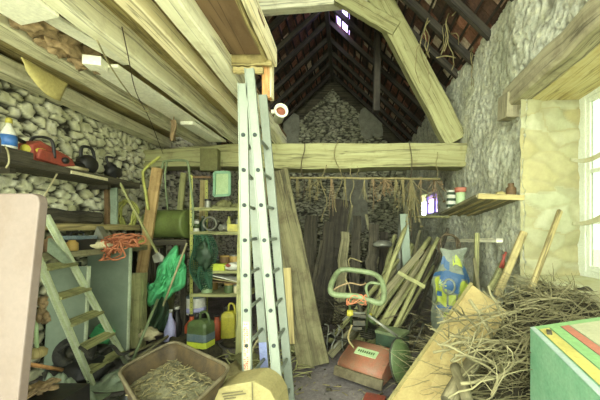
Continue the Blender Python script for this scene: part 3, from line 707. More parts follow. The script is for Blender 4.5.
# green grey sheets leaning on the bench
def sheet(lab, a, b, h, lean, mat='sheet'):
    o = thing('metal_sheet', lab, 'sheet', (V3(a)+V3(b))/2)
    a, b = V3(a), V3(b); up = V3((0, 0, h))+V3(lean); nr = (b-a).cross(up).normalized()
    mb = MB(); mb.prism([a, b, b+up, a+up], nr*.012); mb.build('panel', M[mat], o)
    mb = MB(); e = (b-a).normalized()
    mb.beam(b+e*.008, b+up+e*.008, .018, .03, nr); mb.build('edge_strip', M['sheet_edge'], o); return o
sheet('tall grey green metal sheet with a pale edge under the orange rope', (-2.99, 3.45, 0), (-2.53, 3.48, 0), 1.29, (0, .05, 0))
sheet('grey green metal sheet standing behind the step ladder', (-2.98, 2.97, 0), (-2.62, 3.0, 0), 1.12, (-.0, .06, 0))
mb = MB(); mb.beam(P(80, 345, 3.3), P(79, 262, 3.3), .03, .03, (0, 1, 0)); T('gap_shade_strip', 'thin dark strip standing in for the shaded gap between the two grey green sheets', 'stake', mb, 'dark')  # dark strip added where only shade falls between the sheets

# clutter on the bench
o = thing('toolbox', 'dark blue black tool box on the bench by the grey tin lid', 'toolbox', (-2.72, 3.05, 1.29))
mb = MB(); mb.box((-2.72, 3.05, 1.345), (.2, .24, .11)); mb.build('body', M['dark'], o, bevel=.012)
mb = MB(); mb.box((-2.72, 3.05, 1.415), (.205, .245, .035)); mb.build('lid', M['label_grey'], o, bevel=.01)
mb = MB(); mb.tube(smoothpts([(-2.72, 2.98, 1.43), (-2.72, 2.99, 1.465), (-2.72, 3.11, 1.465), (-2.72, 3.12, 1.43)], 4), .008, 6); mb.build('handle', M['dark'], o)
mb = MB(); mb.prism([P(92, 239, 3.22), P(104, 239, 3.22), P(97, 226, 3.22)], (-.03, .12, 0)); T('tin_offcut', 'grey triangular tin offcut standing on the bench', 'tin', mb, 'tin')
mb = MB(); mb.blob((-2.66, 3.25, 1.325), (.13, .15, .05), .5, 2, 3, 1.29, None, 6); T('rag', 'cream crumpled cloth lying on the bench edge beside the orange rope', 'rag', mb, 'cream')
mb = MB(); mb.prism([P(48, 238, 2.6), P(70, 262, 2.75), P(66, 266, 2.7), P(47, 252, 2.58)], (-.01, .04, .0)); T('board_offcut', 'pale grey board offcut leaning under the step ladder top', 'board', mb, 'tarp')
for i, (px, py, y, r, mt, lab) in enumerate(((53, 240, 2.75, .07, 'rusty', 'rusty lump of scrap iron on the bench behind the step ladder top'),
                                       (62, 236, 2.95, .06, 'dark', 'black rounded tin on the bench behind the step ladder rail'),
                                       (72, 244, 2.9, .05, 'tan_tin', 'small tan tin on the bench edge behind the step ladder'))):
    c = P(px, py, y); c.z = 1.29+r*.8
    mb = MB(); mb.lathe([(r*.9, -.8*r), (r, -.6*r), (r, .7*r), (r*.6, r), (r*.58, r*1.25), (.01, r*1.25)], c, None, 12); T('old_tin', lab, 'tin', mb, mt)
# heap of orange rope
c = P(121, 240, 3.35)
def rp(t, s):
    a = t*6.283*1.0
    return V3((c.x+math.cos(a*3+s)*(.12+.06*math.sin(a*5+s*2)), c.y+math.sin(a*3+s*1.3)*(.09+.03*math.cos(a*4)), 1.3+.07+.045*math.sin(a*7+s*3)+.03*math.cos(a*2+s)-(.13 if math.sin(a*3+s*1.3) < -.75 else 0)))
pts = [rp(i/70, 0) for i in range(70)]+[rp(i/70, 2.1) for i in range(70)]+[rp(i/70, 4.4) for i in range(70)]
pts = [V3((p.x+.02, min(p.y-.12 if i % 7 == 0 else p.y, 3.6), p.z)) for i, p in enumerate(pts)]
cord('tangled heap of orange rope draped over the bench edge', pts, .0085, 'rope_orange', 'rope', None, 2, 6)
# coiled yellow green hose hanging on the wall, second hose lying
c = P(129, 214, 4.0)
pts = [c+V3((math.sin(t*6.283/14)*(.115+.02*math.sin(t*1.3)), -.03+.045*math.sin(t*.61), math.cos(t*6.283/14)*(.16+.02*math.cos(t*.9)))) for t in range(14*5)]
cord('coil of yellow green hose hanging on the rubble wall', pts, .012, 'tube_yellow', 'hose', None, 2, 6)
c = P(131, 233, 3.95); c.z = 1.31
pts = [c+V3((math.sin(t*6.283/16)*.17, math.cos(t*6.283/16)*.12, .012+.012*(t//16))) for t in range(16*3)]
cord('flat coil of yellow hose lying on the end of the bench', pts, .011, 'tube_yellow', 'hose', None, 2, 6)
mb = MB(); mb.beam((-2.87, 3.72, 1.55), P(114, 188, 3.75), .09, .025, (0, 1, 0), 1, 4, .003); T('upright_board', 'pale green narrow board standing on the bench below the shelf', 'board', mb, 'tarp')
mb = MB(); mb.beam(P(107, 227, 3.68), P(107, 188, 3.72), .045, .04, (0, 1, 0), 1, 4, .003); T('upright_board', 'dark reddish batten standing beside the pale green board', 'board', mb, 'rusty')

# ---------------------------------------------------------------- big off-white board, step ladder
mb = MB()
bt, bb = V3((-1.625, 1.6, 1.69)), V3((-1.625, 1.42, 0))
lt, lb = V3((-2.55, 1.68, 1.70)), V3((-2.55, 1.5, 0))
cr = .05; e = (lt-bt).normalized(); dn = (bb-bt).normalized()
poly = [bb, bt+dn*cr, bt+dn*cr*.3+e*cr*.3, bt+e*cr, lt, lb]
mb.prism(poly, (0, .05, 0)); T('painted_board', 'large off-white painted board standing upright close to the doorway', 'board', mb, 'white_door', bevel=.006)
sl = thing('step_ladder', 'old aluminium step ladder with wooden treads leaning on the bench', 'ladder', (-2.5, 3.1, 0))
A0, A1 = V3((-2.44, 3.36, 0)), P(46, 215, 2.62)
B0, B1 = V3((-2.42, 2.88, 0)), P(40, 262, 2.42)
B1 = B0+(B1-B0)*1.16
for p0, p1 in ((A0, A1), (B0, B1)):
    mb = MB(); dd = (p1-p0).normalized(); sd = V3((0, 1, 0))
    mb.beam(p0, p1, .054, .024, (0, 1, 0)); st = mb.build('stile', M['alu_step'], sl, bevel=.003)
    mb = MB()
    for q in (-.022, .022): mb.beam(p0+V3((q, -.014, 0)), p1+V3((q, -.014, 0)), .012, .014, (0, 1, 0))
    mb.build('flange', M['sheet_edge'], st)
for k, z in enumerate((.16, .4, .66, .92, 1.18)):
    a = A0+(A1-A0)*(z/A1.z); b_ = B0+(B1-B0)*(z/B1.z)
    mb = MB(); mb.beam(b_, a, .10, .024, (.25, 0, 1), 1, 4, .001); mb.build('tread', M['plank_green'], sl)
mb = MB(); mb.beam(A0+(A1-A0)*.1+V3((-.02, .02, 0)), B0+(B1-B0)*.1+V3((-.02, .02, 0)), .02, .02); mb.build('tie_rod', M['sheet_edge'], sl)

# ---------------------------------------------------------------- floor clutter at the foot of the ladder
def tyre(lab, c, r, axis, rt, name='tyre'):
    o = thing(name, lab, 'wheel', V3(c)-V3((0, 0, r)))
    mb = MB(); f = frame(axis); pts = [V3(c)+f @ V3((math.cos(t*.2618)*(r-rt), math.sin(t*.2618)*(r-rt), 0)) for t in range(24)]
    mb.tube(pts, rt, 10, True); mb.build('tread', M['rubber'], o)
    mb = MB(); mb.lathe([(.02, -.035), (.03, -.03), (r-rt*1.8, -.012), (r-rt*1.7, .012), (.03, .03), (.02, .035)], c, f, 16); mb.build('hub', M['iron'], o)
    return o
tyre('dusty black wheel lying on its side behind the step ladder', (-2.70, 3.0, .27), .17, (.5, -.6, .5), .05)
tyre('second dusty black wheel under the lowest ladder treads', (-2.66, 3.2, .14), .15, (.2, -.5, .8), .05)
o = thing('garden_machine', 'black garden machine deck beneath the two dusty wheels', 'machine', (-2.66, 2.98, 0))
mb = MB(); mb.blob((-2.66, 3.0, .1), (.28, .24, .11), .25, 2, 3, 0, None, 3); mb.build('deck', M['dark'], o)
mb = MB(); mb.lathe([(.07, 0), (.08, .02), (.07, .1), (.03, .12)], (-2.7, 3.14, .2), None, 14); mb.build('motor', M['iron'], o)
mb = MB(); mb.box(P(102, 336, 3.42), (.19, .14, .2), rotz(20) @ Matrix.Rotation(.5, 3, 'Y')); T('plastic_crate', 'bright lime green plastic box wedged behind the ladder treads', 'box', mb, 'green_cloth', bevel=.015)
def tarpfn(c, rx, ry, h, sd, ridge=0):
    def f(a, b):
        x, y = (a-.5)*2, (b-.5)*2; q = max(0, 1-(x*x+y*y)**.9)
        p = V3((x*2.2, y*2.2, sd)); n = abs(mnoise.noise(p*1.3))*.6+abs(mnoise.noise(p*3))*.25
        k = 1+.25*mnoise.noise(V3((math.atan2(y, x)*1.5, 0, sd)))
        return V3((c[0]+x*rx*k, c[1]+y*ry*k, max(.008, c[2]+h*q*(.65+n)+(n-.3)*.06*(q > 0))))
    return f
for lab, c, rx, ry, h, mt, sd in (('pale grey green tarpaulin crumpled on the floor at the ladder foot', (-2.42, 2.52, .0), .28, .2, .26, 'tarp', 1.2),
                                  ('dark olive plastic sheet bunched in front of the pale tarpaulin', (-2.02, 2.16, .0), .34, .22, .2, 'tarp_dark', 4.4),
                                  ('grey green plastic sheet spread between ladder foot and wheelbarrow', (-2.16, 2.98, .0), .30, .22, .14, 'tarp', 7.7),
                                  ('black bin bag slumped beside the wheelbarrow', (-1.84, 2.5, .0), .22, .18, .14, 'black_bag', 9.1),
                                  ('dark plastic sheet slumped at the foot of the off-white board', (-2.25, 2.32, .0), .28, .2, .2, 'black_bag', 12.1)):
    mb = MB(); mb.grid(tarpfn(c, rx, ry, h, sd), 30, 30, 1, 1); T('tarpaulin', lab, 'tarpaulin', mb, mt, solid=.004)
mb = MB(); [mb.blob((-2.03+R.uniform(-.09, .09), 2.0+R.uniform(-.07, .07), .415+R.uniform(0, .05)), (.04, .03, .012), .5, 3, 2, None, Matrix.Rotation(R.uniform(-.8, .8), 3, 'Y'), k) for k in range(22)]; T('dead_leaves', 'brown clump of dead leaves lying on the dark sheet by the off-white board', 'leaves', mb, 'dried', kind='thing')
mb = MB(); mb.bx(-2.3, -1.82, 1.86, 2.14, 0, .40); T('plastic_tub', 'dark plastic tub by the off-white board under the dead leaves', 'tub', mb, 'dark', bevel=.02)
for lab, pts, r_ in (('black rubber hose looping over the floor by the ladder foot', [P(58, 352, 2.7), P(70, 344, 2.75), P(84, 350, 2.7), P(90, 358, 2.65), P(98, 356, 2.8)], .015), ('second black hose curling behind the wheelbarrow corner', [P(100, 352, 3.0), P(112, 346, 3.0), P(120, 354, 2.9), P(128, 352, 3.0)], .016)):
    cord(lab, pts, r_, 'rubber', 'hose', None, 5, 8)
br = thing('scrub_brush', 'round wooden brush hanging by the edge of the off-white board', 'brush', P(37, 358, 2.2))
mb = MB(); mb.lathe([(.03, 0), (.055, .015), (.06, .05), (.04, .07), (.012, .075)], P(37, 358, 2.2), None, 14); mb.build('head', M['plank'], br)
mb = MB(); mb.tube([P(37, 349, 2.2), P(36, 318, 2.2)], .012, 8); mb.build('handle', M['mint_pale'], br)
mb = MB(); mb.tube([P(28, 364, 2.1), P(62, 370, 2.35)], .014, 8); T('wooden_pole', 'orange brown wooden handle lying across the floor clutter', 'handle', mb, 'orange_wood')
mb = MB()
for k in range(26):
    q = P(43+R.uniform(-4, 4), 299+R.uniform(0, 22), 2.2+R.uniform(-.05, .05)); mb.blob(q, (.022, .02, .03), .6, 3, 1, None, None, k)
T('dried_bunch', 'brown dried flower bunch hanging behind the off-white board edge', 'plant', mb, 'dried')

# ---------------------------------------------------------------- planks, roller drum, frames
def plank(lab, p0, p1, w, t, mat, face=(0, -1, 0), name='leaning_plank', group=None, wob=.003, seg=8, cat='plank', taper=1):
    mb = MB(); mb.beam(p0, p1, w, t, face, taper, seg, wob); return T(name, lab, cat, mb, mat, group)
plank('brown plank rising from behind the stout log to the tie beam', P(131, 342, 3.97), P(157.5, 168, 3.97), .135, .035, 'plank_brown')
plank('stout square mossy log standing at the foot of the brown plank', P(134, 347, 3.72), P(136, 273, 3.78), .22, .12, 'plank_green', wob=.006)
plank('slim pale post behind the green drum', P(168, 329, 4.5), P(184, 173, 4.5), .08, .05, 'plank_green')
plank('pale upright board inside the shelf rack frame', P(199, 327.5, 4.55), P(204, 180, 4.55), .1, .03, 'plank')
plank('long thin pole slanting from the wall shelf to the green cloth', P(158, 254, 3.7), P(117, 178, 3.6), .022, .022, 'plank_green', name='pole', cat='pole')
dr = thing('metal_drum', 'olive green metal drum lying on its side on a trestle', 'drum', P(172, 239, 4.2))
c0, c1 = P(151, 224, 4.25), P(190, 224, 4.2); rr_ = .205
mb = MB(); fx = frame(c1-c0); ln = (c1-c0).length
mb.lathe([(rr_*.93, 0), (rr_, .01), (rr_, .04), (rr_*.97, .05), (rr_*.97, ln-.05), (rr_, ln-.04), (rr_, ln-.01), (rr_*.93, ln)], c0, fx, 28); mb.build('shell', M['green_drum'], dr)
mb = MB(); mb.lathe([(.02, ln), (.03, ln+.03), (.028, ln+.05)], c0, fx, 12); mb.build('axle', M['iron'], dr)
mb = MB(); mb.bx(-2.72, -2.14, 4.05, 4.42, 1.28, 1.355)
for x in (-2.66, -2.2):
    for y in (4.09, 4.38): mb.beam((x, y, 0), (x, y, 1.28), .06, .06, (0, 1, 0))
T('trestle', 'dark wooden trestle carrying the olive green drum', 'trestle', mb, 'dark_wood')
def frm(lab, pts, r, mat='tube_yellow', mb=None):
    mb = MB(); mb.tube(smoothpts(pts, 5), r, 8); return T('bent_tube', lab, 'frame', mb, mat)
frm('bent yellow green tube hooked over the brown plank', [P(148, 210, 3.9), P(146, 195, 3.9), P(143, 176, 3.92), P(145, 169, 3.94), P(158, 158, 4.05), P(160, 158, 4.07)], .018)
hf = thing('tube_bow', 'pale green U shaped tube handle standing over the green drum', 'handle', P(176, 212, 4.0))
mb = MB(); mb.tube(smoothpts([P(157, 200, 4.0), P(160, 182, 4.0), P(163, 164, 4.0), P(167, 161, 4.0), P(184, 160.5, 4.0), P(188, 164, 4.0), P(190, 180, 4.0), P(193, 206, 4.0), P(193, 226, 4.0)], 5), .016, 8); mb.build('bow', M['handle_green'], hf)
mb = MB(); mb.tube(smoothpts([P(167, 162, 4.0), P(165, 175, 4.02), P(166, 192, 4.04), P(168, 210, 4.1)], 4), .012, 8); mb.build('stay', M['handle_green'], hf)

# ---------------------------------------------------------------- angle iron shelf rack
rk = thing('shelf_rack', 'yellowish slotted iron shelf rack full of garden odds and ends', 'rack', (-1.72, 4.15, 0))
RXA, RXB, RYA, RYB = -2.05, -1.27, 4.0, 4.4
for x, y in ((RXA, RYA), (RXB, RYA), (RXA+.02, RYB), (RXB, RYB)):
    mb = MB(); mb.bx(x-.02, x+.02, y-.002, y+.002, 0, 2.22); mb.bx(x-.02, x-.016, y, y+.035, 0, 2.22)
    p = mb.build('post', M['tube_yellow'], rk)
    mb = MB()
    for k in range(34): mb.lathe([(.007, 0), (.007, .002)], (x+.002, y-.002, .08+k*.063), frame((0, -1, 0)), 6, False)
    mb.build('perforation_pattern', M['hole'], p)
LV = (.62, .93, 1.45, 1.77)
for z in LV:
    mb = MB(); mb.bx(RXA-.02, RXB+.02, RYA-.005, RYB+.02, z, z+.015); mb.bx(RXA-.02, RXB+.02, RYA-.008, RYA-.003, z-.025, z+.017); mb.build('shelf', M['plank_green'], rk)
mb = MB(); mb.beam((RXA-.02, 4.05, 2.2), (RXA+.24, 4.05, 2.2), .03, .03); mb.build('top_rail', M['rusty'], rk)
def onrack(px, lv, y=4.12): return V3(((px-VX)/F*y, y, LV[lv]+.016))
def can(name, lab, c, r, h, mat, lid=None, lidmat='tin', cat='can', label=None, labmat=None, neck=None, group=None):
    o = thing(name, lab, cat, c, group); mb = MB()
    if neck: mb.lathe([(r*.95, 0), (r, .01), (r, h*.62), (r*.5, h*.8), (neck, h*.86), (neck, h)], c, None, 16)
    else: mb.lathe([(r*.97, 0), (r, .008), (r, h-.008), (r*.97, h)], c, None, 18)
    mb.build('body', M[mat], o)
    if lid: mb = MB(); k = neck*1.3 if neck else r*1.03; mb.lathe([(k, h-.004), (k, h+lid), (k*.8, h+lid+.004)], c, None, 16); mb.build('lid', M[lidmat], o)
    if label: mb = MB(); mb.lathe([(r*1.015, h*label[0]), (r*1.015, h*label[1])], c, None, 18); mb.build('label', M[labmat], o)
    return o
def jug(name, lab, c, sx, sy, h, mat, rz=0, capmat='dark', bands=(), cat='canister'):
    """square canister with sloped shoulder, loop handle and cap"""
    o = thing(name, lab, cat, c); c = V3(c); f = rotz(rz); mb = MB()
    ring = lambda k, z: [c+f @ V3((a*sx/2*k, b*sy/2*k, z)) for a, b in ((-.8, -1), (.8, -1), (1, -.8), (1, .8), (.8, 1), (-.8, 1), (-1, .8), (-1, -.8))]
    lv = [(.94, 0), (1, .012), (1, h*.68), (.9, h*.78), (.55, h*.86)]
    vs = [p for k, z in lv for p in ring(k, z)]; fs = [[i*8+j, i*8+(j+1) % 8, (i+1)*8+(j+1) % 8, (i+1)*8+j] for i in range(len(lv)-1) for j in range(8)]
    fs += [list(range(8))[::-1], [(len(lv)-1)*8+j for j in range(8)]]
    mb.add(vs, fs); mb.build('body', M[mat], o, bevel=.006)
    mb = MB(); mb.lathe([(.03, h*.85), (.03, h), (.022, h+.01)], c+f @ V3((-sx*.22, 0, 0)), None, 14); mb.build('cap', M[capmat], o)
    mb = MB(); mb.tube(smoothpts([c+f @ V3((-sx*.05, 0, h*.84)), c+f @ V3((sx*.02, 0, h*1.08)), c+f @ V3((sx*.3, 0, h*1.08)), c+f @ V3((sx*.42, 0, h*.9)), c+f @ V3((sx*.45, 0, h*.72))], 4), .014, 8); mb.build('handle', M[mat], o)
    for z0, z1, bm_ in bands:
        mb = MB(); vs = ring(1.012, h*z0)+ring(1.012, h*z1); mb.add(vs, [[j, (j+1) % 8, 8+(j+1) % 8, 8+j] for j in range(8)]); mb.build('label', M[bm_], o)
    return o
# top level
mb = MB()
for k in range(9): mb.tube([onrack(212+R.uniform(-3, 4), 3, 4.1)+V3((0, R.uniform(-.04, .1), .012+k*.004)), onrack(238+R.uniform(-4, 2), 3, 4.2)+V3((0, R.uniform(-.06, .04), .02+k*.005))], .012, 6)
T('cane_bundle', 'bundle of greenish canes lying on the uppermost rack shelf', 'canes', mb, 'plank_green')
can('glass_jar', 'small clear-looking pale jar at the post end of the uppermost rack shelf', onrack(208, 3, 4.1), .045, .1, 'tin', .02, 'dark', 'jar')
# second level
can('tin_can', 'white and green tin at the post end of the second rack shelf', onrack(196, 2, 4.1), .04, .15, 'white', .012, 'tin', 'tin', (.3, .7), 'mid_green')
mb = MB(); c = onrack(210, 2, 4.15); mb.tube([c+V3((.09*math.cos(t*.35), .03*math.sin(t*.2)*.4, .11+.09*math.sin(t*.35))) for t in range(54)], .011, 7)
T('wire_coil', 'grey coil of cable standing on the second rack shelf', 'coil', mb, 'tin')
c = onrack(225, 2, 4.15); mb = MB(); mb.blob(c+V3((0, 0, .05)), (.08, .08, .06), .5, 2, 3, c.z, None, 2); T('rag', 'grey cloth lump on the second rack shelf by the yellow box', 'rag', mb, 'tin')
mb = MB(); c = onrack(233, 2, 4.08); mb.box(c+V3((0, 0, .05)), (.13, .1, .1), rotz(12)); T('carton', 'small yellow carton on the second rack shelf', 'box', mb, 'yellow', bevel=.004)
# third level
can('paint_tin', 'reddish tan paint tin on the third rack shelf', onrack(225, 1, 4.2), .075, .17, 'rusty', .012, 'tan_tin', 'tin')
can('paint_tin', 'ochre paint tin next to the reddish tan tin', onrack(235, 1, 4.2), .075, .18, 'tan_tin', .012, 'tin', 'tin')
can('tin_can', 'small dark tin left of the paint tins on the third rack shelf'.replace('left of', 'beside'), onrack(217, 1, 4.25), .05, .12, 'iron', .01, 'tin', 'tin')
mb = MB(); c = onrack(219, 1, 4.04); mb.box(c+V3((0, 0, .045)), (.19, .1, .09), rotz(-4)); T('carton', 'long yellow carton at the edge of the third rack shelf', 'box', mb, 'label_yellow', bevel=.004)
mb = MB(); c = onrack(234, 1, 4.05); mb.blob(c+V3((0, 0, .05)), (.12, .08, .055), .4, 2, 3, c.z, None, 8); o = T('seed_bag', 'crumpled white bag with a red patch on the third rack shelf', 'bag', mb, 'white')
mb = MB(); mb.blob(c+V3((-.05, -.035, .065)), (.05, .05, .04), .3, 2, 2, c.z, None, 5); o2 = mb.build('print', M['red'], o)
# fourth level
for i, (a, mt, lab) in enumerate(((-14, 'white', 'pale folded newspaper sloping over the lowest rack shelf'), (-10, 'card', 'flattened tan cardboard on the lowest rack shelf'), (-6, 'rusty', 'brown slatted board lying under the newspaper on the lowest rack shelf'))):
    mb = MB(); c = onrack(222, 0, 4.12); mb.box(c+V3((.02, 0, .22-i*.035)), (.52, .26, .012), rotz(4*i) @ Matrix.Rotation(math.radians(-a), 3, 'Y')); T('flat_board', lab, 'board', mb, mt)
can('glass_jar', 'squat pale jar on the lowest rack shelf', onrack(207, 0, 4.08), .07, .12, 'mint_pale', .02, 'tin', 'jar')
can('glass_jar', 'greenish jar propping the newspaper on the lowest rack shelf', onrack(229, 0, 4.08), .06, .11, 'mid_green', .02, 'tan_tin', 'jar')
mb = MB(); c = onrack(224, 3, 4.1); mb.blob(c+V3((0, 0, .05)), (.1, .07, .06), .6, 2, 3, c.z, None, 77); T('rag', 'mossy green cloth heap among the canes on the uppermost rack shelf', 'rag', mb, 'moss')
for px, lv, y, r_, h_, mt, lm, nm, lab in ((203, 2, 4.25, .045, .2, 'dark_green', 'tin', 'plastic_bottle', 'tall dark green bottle behind the white and green tin'),
        (217, 2, 4.28, .05, .14, 'iron', 'tin', 'tin_can', 'dark tin behind the grey cable coil'),
        (239, 2, 4.25, .05, .18, 'tin', 'dark', 'tin_can', 'grey tin behind the small yellow carton'),
        (229, 2, 4.3, .035, .22, 'tube_yellow', 'dark', 'plastic_bottle', 'slim yellowish bottle at the back of the second rack shelf'),
        (209, 1, 4.28, .05, .16, 'mid_green', 'tin', 'tin_can', 'olive tin behind the hanging netting'),
        (195, 1, 4.2, .05, .13, 'tan_tin', 'dark', 'tin_can', 'tan tin at the post end of the third rack shelf'),
        (214, 0, 4.3, .05, .12, 'tan_tin', 'tin', 'tin_can', 'tan tin at the back of the lowest rack shelf'),
        (237, 0, 4.06, .045, .1, 'cream', 'tin', 'tin_can', 'little cream tin at the ladder end of the lowest rack shelf'),
        (197, 0, 4.1, .06, .16, 'iron', 'tin', 'tin_can', 'dark tin at the post end of the lowest rack shelf')):
    can(nm, lab, onrack(px, lv, y), r_, h_, mt, .014, lm, 'tin' if nm == 'tin_can' else 'bottle', None, None, None if nm == 'tin_can' else .018)
for i, (px, py, y, s_, mt, lab) in enumerate(((243, 338, 3.2, .12, 'moss', 'mossy green clump on the floor beside the ladder foot'), (216, 352, 3.0, .13, 'mulch', 'earthy clump on the floor between jug and wheelbarrow'), (229, 356, 2.9, .12, 'straw', 'straw clump on the floor in front of the yellow canister'), (180, 337, 3.7, .12, 'mulch', 'dark earthy clump on the floor below the green cloth'))):
    p = P(px, py, y); mb = MB(); mb.blob((p.x, p.y, .05), (s_*1.5, s_, .12), .7, 3, 3, .0, None, i+60); T('earth_clump', lab, 'clump', mb, mt)
# under the rack, on the floor
can('paint_bucket', 'grey white paint bucket standing on an upturned tub under the rack', P(196, 313, 4.2), .13, .23, 'white', .02, 'label_grey', 'bucket', (.1, .4), 'lilac')
can('upturned_tub', 'dark tub upturned under the grey white paint bucket', (P(196, 313, 4.2).x, 4.2, .0), .13, P(196, 313, 4.2).z, 'dark', None, 'dark', 'tub')
can('fuel_can', 'orange plastic can standing under the rack beside the dark green jug', (P(192, 330, 4.02).x, 4.02, 0), .09, .34, 'orange', .02, 'dark', 'can', None, None, .03)
can('fuel_can', 'smaller orange can between the dark green jug and yellow canister', (P(217, 330, 4.1).x, 4.1, 0), .075, .31, 'orange', .02, 'dark', 'can', None, None, .03)
jug('weedkiller_jug', 'dark green jug with a lime label and loop handle under the rack', P(201, 346, 3.45)-V3((0, 0, 0)), .26, .18, .36, 'mid_green', -15, 'dark', ((.02, .2, 'label_yellow'), (.22, .45, 'label_grey')))
jug('yellow_canister', 'bright yellow square canister near the foot of the tall ladder', (P(229, 337, 3.95).x, 3.95, P(229, 337, 3.95).z), .18, .14, .40, 'yellow', 4, 'dark')
for i, (px, y, r, mt, lab) in enumerate(((170, 3.9, .07, 'lilac', 'pale lilac plastic bottle beneath the green cloth'), (177, 4.05, .06, 'dark', 'black plastic bottle behind the pale lilac bottle'),)):
    can('plastic_bottle', lab, (P(px, 330, y).x, y, 0), r, .42, mt, .03, 'white', 'bottle', None, None, .025)
for px, py, y, lab in ((229, 342, 3.6, 'grey stone block under the yellow canister'), ):
    mb = MB(); c = P(px, py, y); top = P(229, 337, 3.95).z
    mb.blob((c.x-.02, 3.92, top/2-.01), (.2, .16, top/2+.02), .2, 2, 3, 0, None, 3); T('stone_block', lab, 'stone', mb, 'mulch')
c = P(201, 346, 3.45)
mb = MB(); mb.blob((c.x, 3.47, c.z/2-.02), (.24, .2, c.z/2+.05), .25, 2, 3, 0, None, 13); T('rubble_heap', 'low heap of earth and rubble under the dark green jug', 'heap', mb, 'mulch')
# green netting hanging from the rack
def net(a, b):
    s = .5+.5*math.sin(b*3.0+.2)*.9; x = P(203, 0, 3.93).x+(a-.5)*(.24*s+.06)+.03*math.sin(b*7)
    return V3((x, 3.93-.05*math.sin(a*9+b*4)-.03*math.sin(a*17), 1.43-b*.72))
mb = MB(); mb.grid(net, 26, 26); o = T('garden_netting', 'dark green garden netting hanging on the front of the rack', 'netting', mb, 'netting')
wi = o.modifiers.new('wire', 'WIREFRAME'); wi.thickness = .011
mb = MB(); mb.blob((P(206, 0, 3.95).x, 3.90, 1.16), (.1, .05, .16), .6, 2.5, 3, None, None, 31); o = T('plastic_bag', 'dark green plastic bag bundled inside the hanging netting', 'bag', mb, 'dark_green')
# bright green cloth on a stick
def gcloth(a, b):
    t = a*6.2832; r_ = b; k = 1+.16*math.sin(t*3+1)+.10*math.sin(t*7)
    u, v = math.cos(t)*r_*k, math.sin(t)*r_*k
    px = 167+u*17-v*8; py = 277+v*27+u*-9*(v < .2)
    q = V3((u*1.6, v*1.1, .5)); fold = abs(mnoise.noise(q*1.8))*.20+abs(mnoise.noise(q*4.2+V3((3, 1, 2))))*.09
    return P(px, py, 3.86-.20*(1-r_*r_)**.6-fold)
mb = MB(); mb.grid(gcloth, 64, 22); T('green_cloth', 'bright green cloth bunched over a slanting stick beside the rack', 'cloth', mb, 'green_cloth', solid=.006)
mb = MB(); mb.tube([P(163, 306, 3.42), P(187, 243, 3.5)], .011, 8); T('stick', 'pale slanting stick pinning the bright green cloth', 'stick', mb, 'wire')
mb = MB(); mb.grid(lambda a, b: P(148+a*18+3*math.sin(b*4), 297+b*34, 3.8-.06*math.sin(a*9+b*5)), 18, 14); T('green_cloth', 'dark green plastic sheet hanging under the bright green cloth', 'cloth', mb, 'dark_green', solid=.006)
rk2 = thing('rake', 'pale green rake handle leaning between log and wheelbarrow', 'rake', P(132, 362, 3.2))
mb = MB(); mb.tube([P(131, 364, 3.2), P(158, 299, 3.55)], .016, 8); mb.build('handle', M['handle_green'], rk2)
mb = MB(); mb.beam(P(126, 365, 3.2), P(138, 367, 3.15), .02, .03)
for k in range(7): q = P(126, 365, 3.2).lerp(P(138, 367, 3.15), k/6); mb.tube([q, q+V3((0, -.02, -.05))], .004, 5)
mb.build('head', M['iron'], rk2)
for i, (a, b_, lab, mt) in enumerate(((P(131, 362, 3.3), P(168, 336, 3.75), 'grey pole lying on the floor behind the wheelbarrow', 'plank_grey'), (P(128, 355, 3.5), P(160, 340, 3.9), 'pale pole lying behind the grey pole', 'wire'), (P(118, 345, 3.5), P(129, 360, 3.2), 'short grey iron rod by the ladder foot', 'tin'))):
    mb = MB(); mb.tube([a, b_], .018, 7); T('pole', lab, 'pole', mb, mt)
for i, (px, py, y, s, lab) in enumerate(((150, 334, 3.7, .1, 'crumpled pale paper on the floor under the green cloth'), (146, 262, 4.2, .08, 'crumpled cream paper on the trestle behind the green cloth'))):
    mb = MB(); c = P(px, py, y); mb.blob(c, (s, s*.8, s*.7), .7, 2.5, 3, None, None, i+40); T('crumpled_paper', lab, 'paper', mb, 'cream')
sp_ = thing('garden_trowel', 'grey trowel blade hanging at the end of the long thin pole', 'trowel', P(158, 262, 3.68))
mb = MB(); mb.prism([P(152, 256, 3.68), P(158, 252, 3.68), P(164, 257, 3.68), P(162, 262, 3.66), P(154, 263, 3.66)], (0, .012, 0)); mb.build('blade', M['tin'], sp_)
# block and frame on the tie beam, pipe
mb = MB(); c = P(209.5, 172, 4.5); mb.box((c.x, 4.53, P(0, 160, 4.5).z), (.25, .14, .33), rotz(4)); T('mossy_block', 'mossy green wooden block fixed on the front of the tie beam', 'block', mb, 'moss', bevel=.012)
fr_ = thing('small_picture_frame', 'pale mint painted frame hanging above the shelf rack', 'frame', P(222, 196, 4.35))
a, b_, c, d = P(214.5, 196, 4.35), P(230, 195, 4.35), P(230, 172.5, 4.35), P(215, 172.5, 4.35)
mb = MB(); mb.prism([a, b_, c, d], (0, .02, 0)); mb.build('panel', M['mint_pale'], fr_)
mb = MB()
for p, q in ((a, b_), (b_, c), (c, d), (d, a)): mb.beam(p+V3((0, -.008, 0)), q+V3((0, -.008, 0)), .035, .03, (0, -1, 0), 1, 1)
mb.build('border', M['mint'], fr_)
cord('wire hook holding the mint painted frame to the tie beam', [P(222, 173, 4.37), P(222, 160, 4.6)], .004, 'hemp')
cp = thing('clay_pipe', 'short pale pipe with a reddish bore jutting beside the ladder top', 'pipe', P(279, 118, 2.75))
c = P(281, 111, 2.7); ax = V3((.35, -1, 0)).normalized(); f = frame(ax)
mb = MB(); mb.lathe([(.045, -.22), (.05, -.02), (.062, 0), (.062, .02), (.045, .02), (.04, -.2)], c, f, 20); mb.build('pipe', M['cream_board'], cp)
